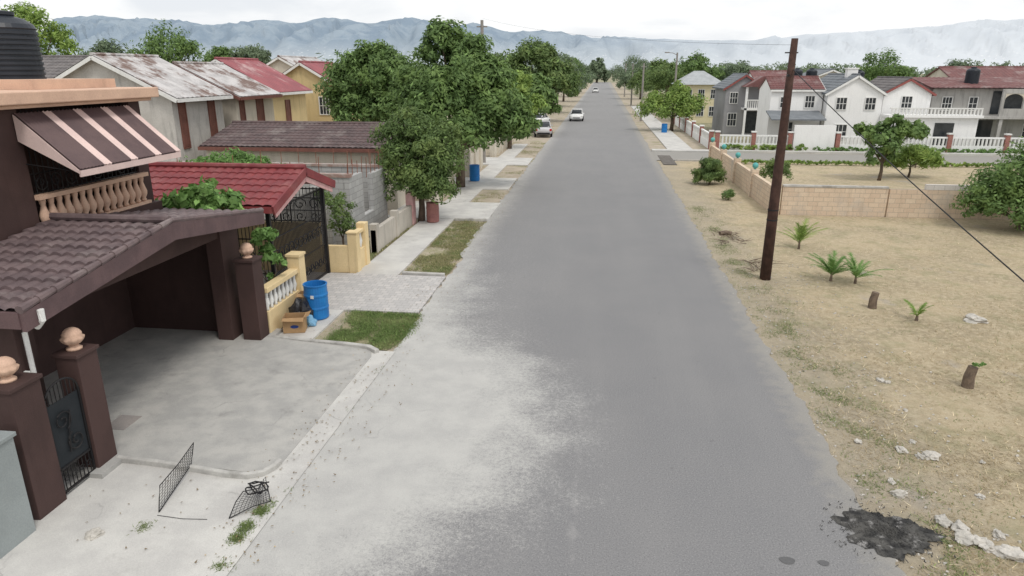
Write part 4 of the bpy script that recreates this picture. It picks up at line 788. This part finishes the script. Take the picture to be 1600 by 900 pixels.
# burnt patch
rr=random.Random(4); n=56; vs=[(bc.x,bc.y,.012)]
for ring,(f,z) in enumerate(((.35,.014),(.7,.01),(1,.004))):
    for k in range(n):
        a=2*math.pi*k/n; r_=.5*f*(1+.13*math.sin(3*a+1)+.08*math.sin(7*a+1)+(rr.uniform(-.14,.14))); vs.append((bc.x+r_*math.cos(a)*1.2,bc.y+r_*math.sin(a)*.95,z+rr.uniform(0,.012)*(ring<2)))
fs=[(0,1+k,1+(k+1)%n) for k in range(n)]+[(1+r_*n+k,1+(r_+1)*n+k,1+(r_+1)*n+(k+1)%n,1+r_*n+(k+1)%n) for r_ in range(2) for k in range(n)]
bo=thing('burnt_heap',(bc.x,bc.y,0),'black burnt patch of ash at the road edge, bottom right','ash heap'); mb=MB(); mb.add(vs,fs); mb.build('ash_bed',ash,bo)
mb=MB()
for k in range(900):
    a=rr.uniform(0,6.28); q=min(.72,abs(rr.gauss(0,.34))); x=bc.x+q*math.cos(a)*1.2; y=bc.y+q*math.sin(a); b2=rr.uniform(0,3.1); l=rr.uniform(.01,.045); mb.bar((x,y,.012),(x+l*math.cos(b2),y+l*math.sin(b2),.015+rr.uniform(0,.02)),.008,.006)
tag(mb.build('charred_scraps',ash,bo),kind='stuff')
for (px,py,r_) in ((1230,876,.09),(1287,880,.065)):
    p=G(px,py); mb=MB(); mb.add([(p.x+r_*1.1*math.cos(a)*(1+.1*math.sin(3*a)),p.y+r_*math.sin(a)*.8,.005) for a in [2*math.pi*k/20 for k in range(20)]],[tuple(range(20))]); tag(mb.build('tar_spot',mat('tar',(.12,.12,.122))),kind='structure')
def stump(px,py,r,h_,lb,sp=False):
    p=G(px,py); t=thing('tree_stump',(p.x,p.y,0),lb,'stump'); mb=MB(); mb.tube([(p.x,p.y,-.05),(p.x-.01,p.y,h_*.5),(p.x+.03,p.y,h_)],[r*1.15,r,r*.9],12); mb.build('stump_wood',wood,t)
    if sp: crown('sprout',L_fresh,t,[(p.x+.1,p.y,h_+.08,.1,.08)],60,.05,3,cl=4)
stump(1363,480,.1,.42,'short grey wooden stump near the young palms'); stump(1512,603,.1,.42,'thick weathered stump with a green sprout at the right',True)
def palm(x,y,h_,nf,L,label,seed,m=L_fresh):
    t=thing('young_palm',(x,y,-.02),label,'palm'); rr=random.Random(seed); MB().tube([(x,y,-.05),(x,y,.25*h_)],[.05,.025],8).build('stem',wood,t)
    for i in range(nf):
        a=2*math.pi*i/nf+rr.uniform(-.3,.3); el=rr.uniform(.65,1.45); l=L*rr.uniform(.7,1.15); pts=[]
        for k in range(9):
            s_=k/8; r_=l*s_*math.cos(el)*(1+.3*s_); z=.15*h_+l*(s_*math.sin(el)-.34*s_*s_); pts.append(Vector((x+r_*math.cos(a),y+r_*math.sin(a),max(.03,z))))
        mb=MB(); mb.tube(pts,[.009*(1-.08*k) for k in range(9)],4)
        for k in range(1,9):
            for sd_ in (-1,1):
                for sb in (0,.25,.5,.75):
                    if k==8 and sb: continue
                    p=pts[k]+(pts[k+1]-pts[k])*sb if k<8 else pts[k]
                    d=(pts[min(k+1,8)]-pts[k-1]).normalized(); s2=Vector((-math.sin(a),math.cos(a),0))*sd_; q=p+(s2*.6+d*.8+Vector((0,0,rr.uniform(-.4,0)))).normalized()*l*.24*rr.uniform(.8,1.1)*(1.15-.09*k); wv=d*.014
                    mb.add([p-wv,p+wv,q],[(0,1,2)])
        mb.build('frond',m,t)
for i,(px,py,h_,nf,L,lb) in enumerate([(1248,388,1.2,12,1.2,'young coconut palm close behind the utility pole'),(1298,438,1.0,18,1.0,'bushiest young palm in the middle of the dry field'),(1336,442,.9,11,1.0,'slender young palm right beside the bushiest one'),(1432,500,.6,7,.6,'tiny yellow-green palm sprout in the dry field')]):
    p=G(px,py); palm(p.x,p.y,h_,nf,L,lb,i+5,L_light if i in (0,3) else L_fresh)
p=G(1430,262); palm(p.x,p.y,1.6,14,1.8,'light green palm in the walled lot',33,L_light)
for i,(px,py,lb) in enumerate([(1140,372,'pile of grey dead branches on the right verge'),(1185,415,'dry twigs heaped by the foot of the utility pole')]):
    p=G(px,py); mb=MB(); rr=random.Random(i)
    for k in range(26):
        a=rr.uniform(0,3.14); x=p.x+rr.uniform(-.5,.5)*(1-.3*i); y=p.y+rr.uniform(-1.4,1.0)*(1-.4*i); l=rr.uniform(.2,.7); mb.tube([(x,y,rr.uniform(0,.04)),(x+l*.5*math.cos(a),y+l*.5*math.sin(a),rr.uniform(.02,.1)),(x+l*math.cos(a),y+l*math.sin(a),rr.uniform(0,.12))],[.014,.009,.004],5)
    tag(mb.build('dead_branches',wood),lb,'branches')
mb=MB(); p=G(1131,367); mb.tube([(p.x-.15,p.y,.05),(p.x+.1,p.y+.1,.07),(p.x+.3,p.y+.05,.05)],[.09,.1,.08],9); tag(mb.build('log',wood),'short pale log lying by the dead branches','log')
def meshpanel(P,nu,nv,label,bend=0):
    t=thing('wire_panel',P[0],label,'wire panel'); P=[Vector(p) for p in P]
    def pt(u,v): 
        q=P[0]*(1-u)*(1-v)+P[1]*u*(1-v)+P[2]*u*v+P[3]*(1-u)*v; q.z+=bend*math.sin(u*4+v*3); q.x+=bend*math.sin(u*5); q.z=max(q.z,.02); return q
    mb=MB(); mb.tube([pt(0,0),pt(.5,0),pt(1,0),pt(1,.5),pt(1,1),pt(.5,1),pt(0,1),pt(0,.5),pt(0,0)],.008,5); mb.build('panel_frame',iron,t)
    mb=MB()
    for i in range(1,nu): mb.tube([pt(i/nu,v/4) for v in range(5)],.0035,4)
    for i in range(1,nv): mb.tube([pt(u/8,i/nv) for u in range(9)],.0035,4)
    mb.build('wire_mesh',iron,t)
meshpanel([(-6.02,7.62,.02),(-6.18,8.72,.1),(-6.12,8.78,.45),(-5.98,7.68,.42)],14,8,'black wire mesh panel leaning upright on the pale footpath',.01)
p0=G(358,812);p1=G(428,785);meshpanel([(p0.x,p0.y,.02),(p1.x,p1.y,.05),(p1.x-.15,p1.y+.2,.25),(p0.x+.05,p0.y+.35,.22)],12,10,'crumpled black wire mesh panel near the kerb',.05)
mb=MB(); p=G(402,772); mb.tube([(p.x+.16*math.cos(a*1.3)*(1+.2*math.sin(a*2)),p.y+.14*math.sin(a),.07+.06*abs(math.sin(a*1.7))) for a in [i*.4 for i in range(36)]],.011,5); tag(mb.build('bent_wire',iron),'tangled loop of bent black wire on the driveway kerb','wire')
mb=MB(); mb.tube([(-6.0,7.55,.02),(-5.6,7.52,.02),(-5.25,7.55,.02)],.004,5); tag(mb.build('thin_rod',iron),'thin dark rod lying between the two mesh panels','rod')
def s_w(rg,n):
    c=[G(385,825),G(370,842),G(408,800),G(225,825),G(68,790),G(345,885),G(420,790)]; i=rg.integers(0,3,n); i=np.where(rg.random(n)<.25,rg.integers(3,7,n),i)
    P=np.array([[q.x,q.y,.013] for q in c])[i]; P[:,:2]+=rg.normal(0,.06,(n,2)); 
    m_=n//5; yy_=rg.uniform(6.6,14,m_); P[:m_,0]=-4.42+rg.normal(0,.04,m_); P[:m_,1]=yy_; P=P[~((np.arange(n)<m_)&(np.sin(P[:,1]*7)+np.sin(P[:,1]*3.1)<1.2))]
    return P
tag(blades('kerb_weeds',2400,s_w,.05,.005,greenb,.3,9),kind='stuff')
p=G(192,660,.09); t=thing('drain_cover',(p.x,p.y,.09),'square rusty drain cover in the driveway by the brown pillar','drain cover'); MB().box(p.x-.2,p.x+.2,p.y-.25,p.y+.25,.088,.096).build('plate',mat('drain_plate',(.33,.3,.28),(.27,.25,.24)),t)
MB().box(p.x-.23,p.x-.2,p.y-.28,p.y+.28,.088,.1).build('rim',kerbm,t)
t=thing('drain_grate',(5.3,51,0),'dark street drain grate at the corner of the side street','drain grate'); MB().box(4.4,5.3,47.5,53,-.02,.006).build('drain_pit',iron,t); mb=MB()
for i in range(18): mb.box(4.4,5.3,47.6+i*.3,47.68+i*.3,.007,.03)
mb.build('grate_bars',polegray,t)
# ---------- cars
def loft(mb,secs):
    n=12; vs=[]
    for (y,hw,z0,z1) in secs:
        for k in range(n):
            a=2*math.pi*(k+.5)/n; c,s_=math.cos(a),math.sin(a); cx_=math.copysign(abs(c)**.45,c); sz_=math.copysign(abs(s_)**.55,s_); vs.append((hw*cx_,y,(z0+z1)/2+(z1-z0)/2*sz_))
    fs=[(i*n+k,i*n+(k+1)%n,(i+1)*n+(k+1)%n,(i+1)*n+k) for i in range(len(secs)-1) for k in range(n)]; fs+=[tuple(range(n))[::-1],tuple((len(secs)-1)*n+k for k in range(n))]
    mb.add(vs,fs)
def car(x,y,rz,paint,label):
    t=thing('car',(0,0,0),label,'car'); mb=MB(); loft(mb,[(-2.15,.68,.35,.62),(-2.05,.8,.25,.72),(-1.3,.85,.22,.88),(-.9,.86,.22,.92),(1.2,.86,.22,.95),(1.95,.82,.25,.93),(2.15,.72,.35,.8)]); mb.build('body',paint,t,smooth=True)
    mb=MB(); loft(mb,[(-1.05,.74,.85,.95),(-.4,.68,.88,1.38),(.8,.67,.88,1.4),(1.6,.7,.88,1.0)]); mb.build('glasshouse',glass,t,smooth=True)
    mb=MB(); loft(mb,[(-.42,.6,1.36,1.41),(.1,.64,1.37,1.45),(.85,.6,1.36,1.42)]); 
    for s_ in (-1,1):
        mb.bar((s_*.69,-1.0,.93),(s_*.61,-.4,1.39),.05,.05); mb.bar((s_*.67,1.55,.97),(s_*.61,.8,1.4),.06,.06); mb.bar((s_*.72,.2,.9),(s_*.64,.2,1.4),.03,.06)
    mb.build('roof',paint,t,smooth=False)
    for sx_ in (-1,1):
        for yy_ in (-1.35,1.35):
            m_=MB(); m_.tube([(sx_*.68,yy_,.31),(sx_*.87,yy_,.31)],.31,18); w_=m_.build('wheel',cartyre,t); m_=MB(); m_.tube([(sx_*.86,yy_,.31),(sx_*.885,yy_,.31)],.18,12); m_.build('rim',chrome,w_)
        MB().box(sx_*.66-.13,sx_*.66+.13,-2.13,-2.0,.55,.69).build('headlight',lampw,t); MB().box(sx_*.68-.1,sx_*.68+.1,2.05,2.18,.62,.82).build('tail_light',lampr,t)
        MB().box(sx_*.9-.07,sx_*.9+.07,-.75,-.65,.9,1.0).build('mirror',paint,t)
    MB().box(-.45,.45,-2.17,-2.1,.4,.5).build('grille',iron,t); MB().box(-.6,.6,2.1,2.2,.3,.45).build('bumper',iron,t)
    t.location=(x,y,0); t.rotation_euler=(0,0,rz); return t
c1=car(-2.95,91,0,carwhite,'white car driving toward the camera in the left lane')
car(-5.5,68.5,math.pi+R(6),carsilver,'pale silver car parked on the left verge with red tail lights')
dup(c1,(-1.6,215,0),0,'tiny white car far down the road, left of the centre'); dup(c1,(-7.0,82,0),R(170),'white car half hidden under the dark left verge trees')
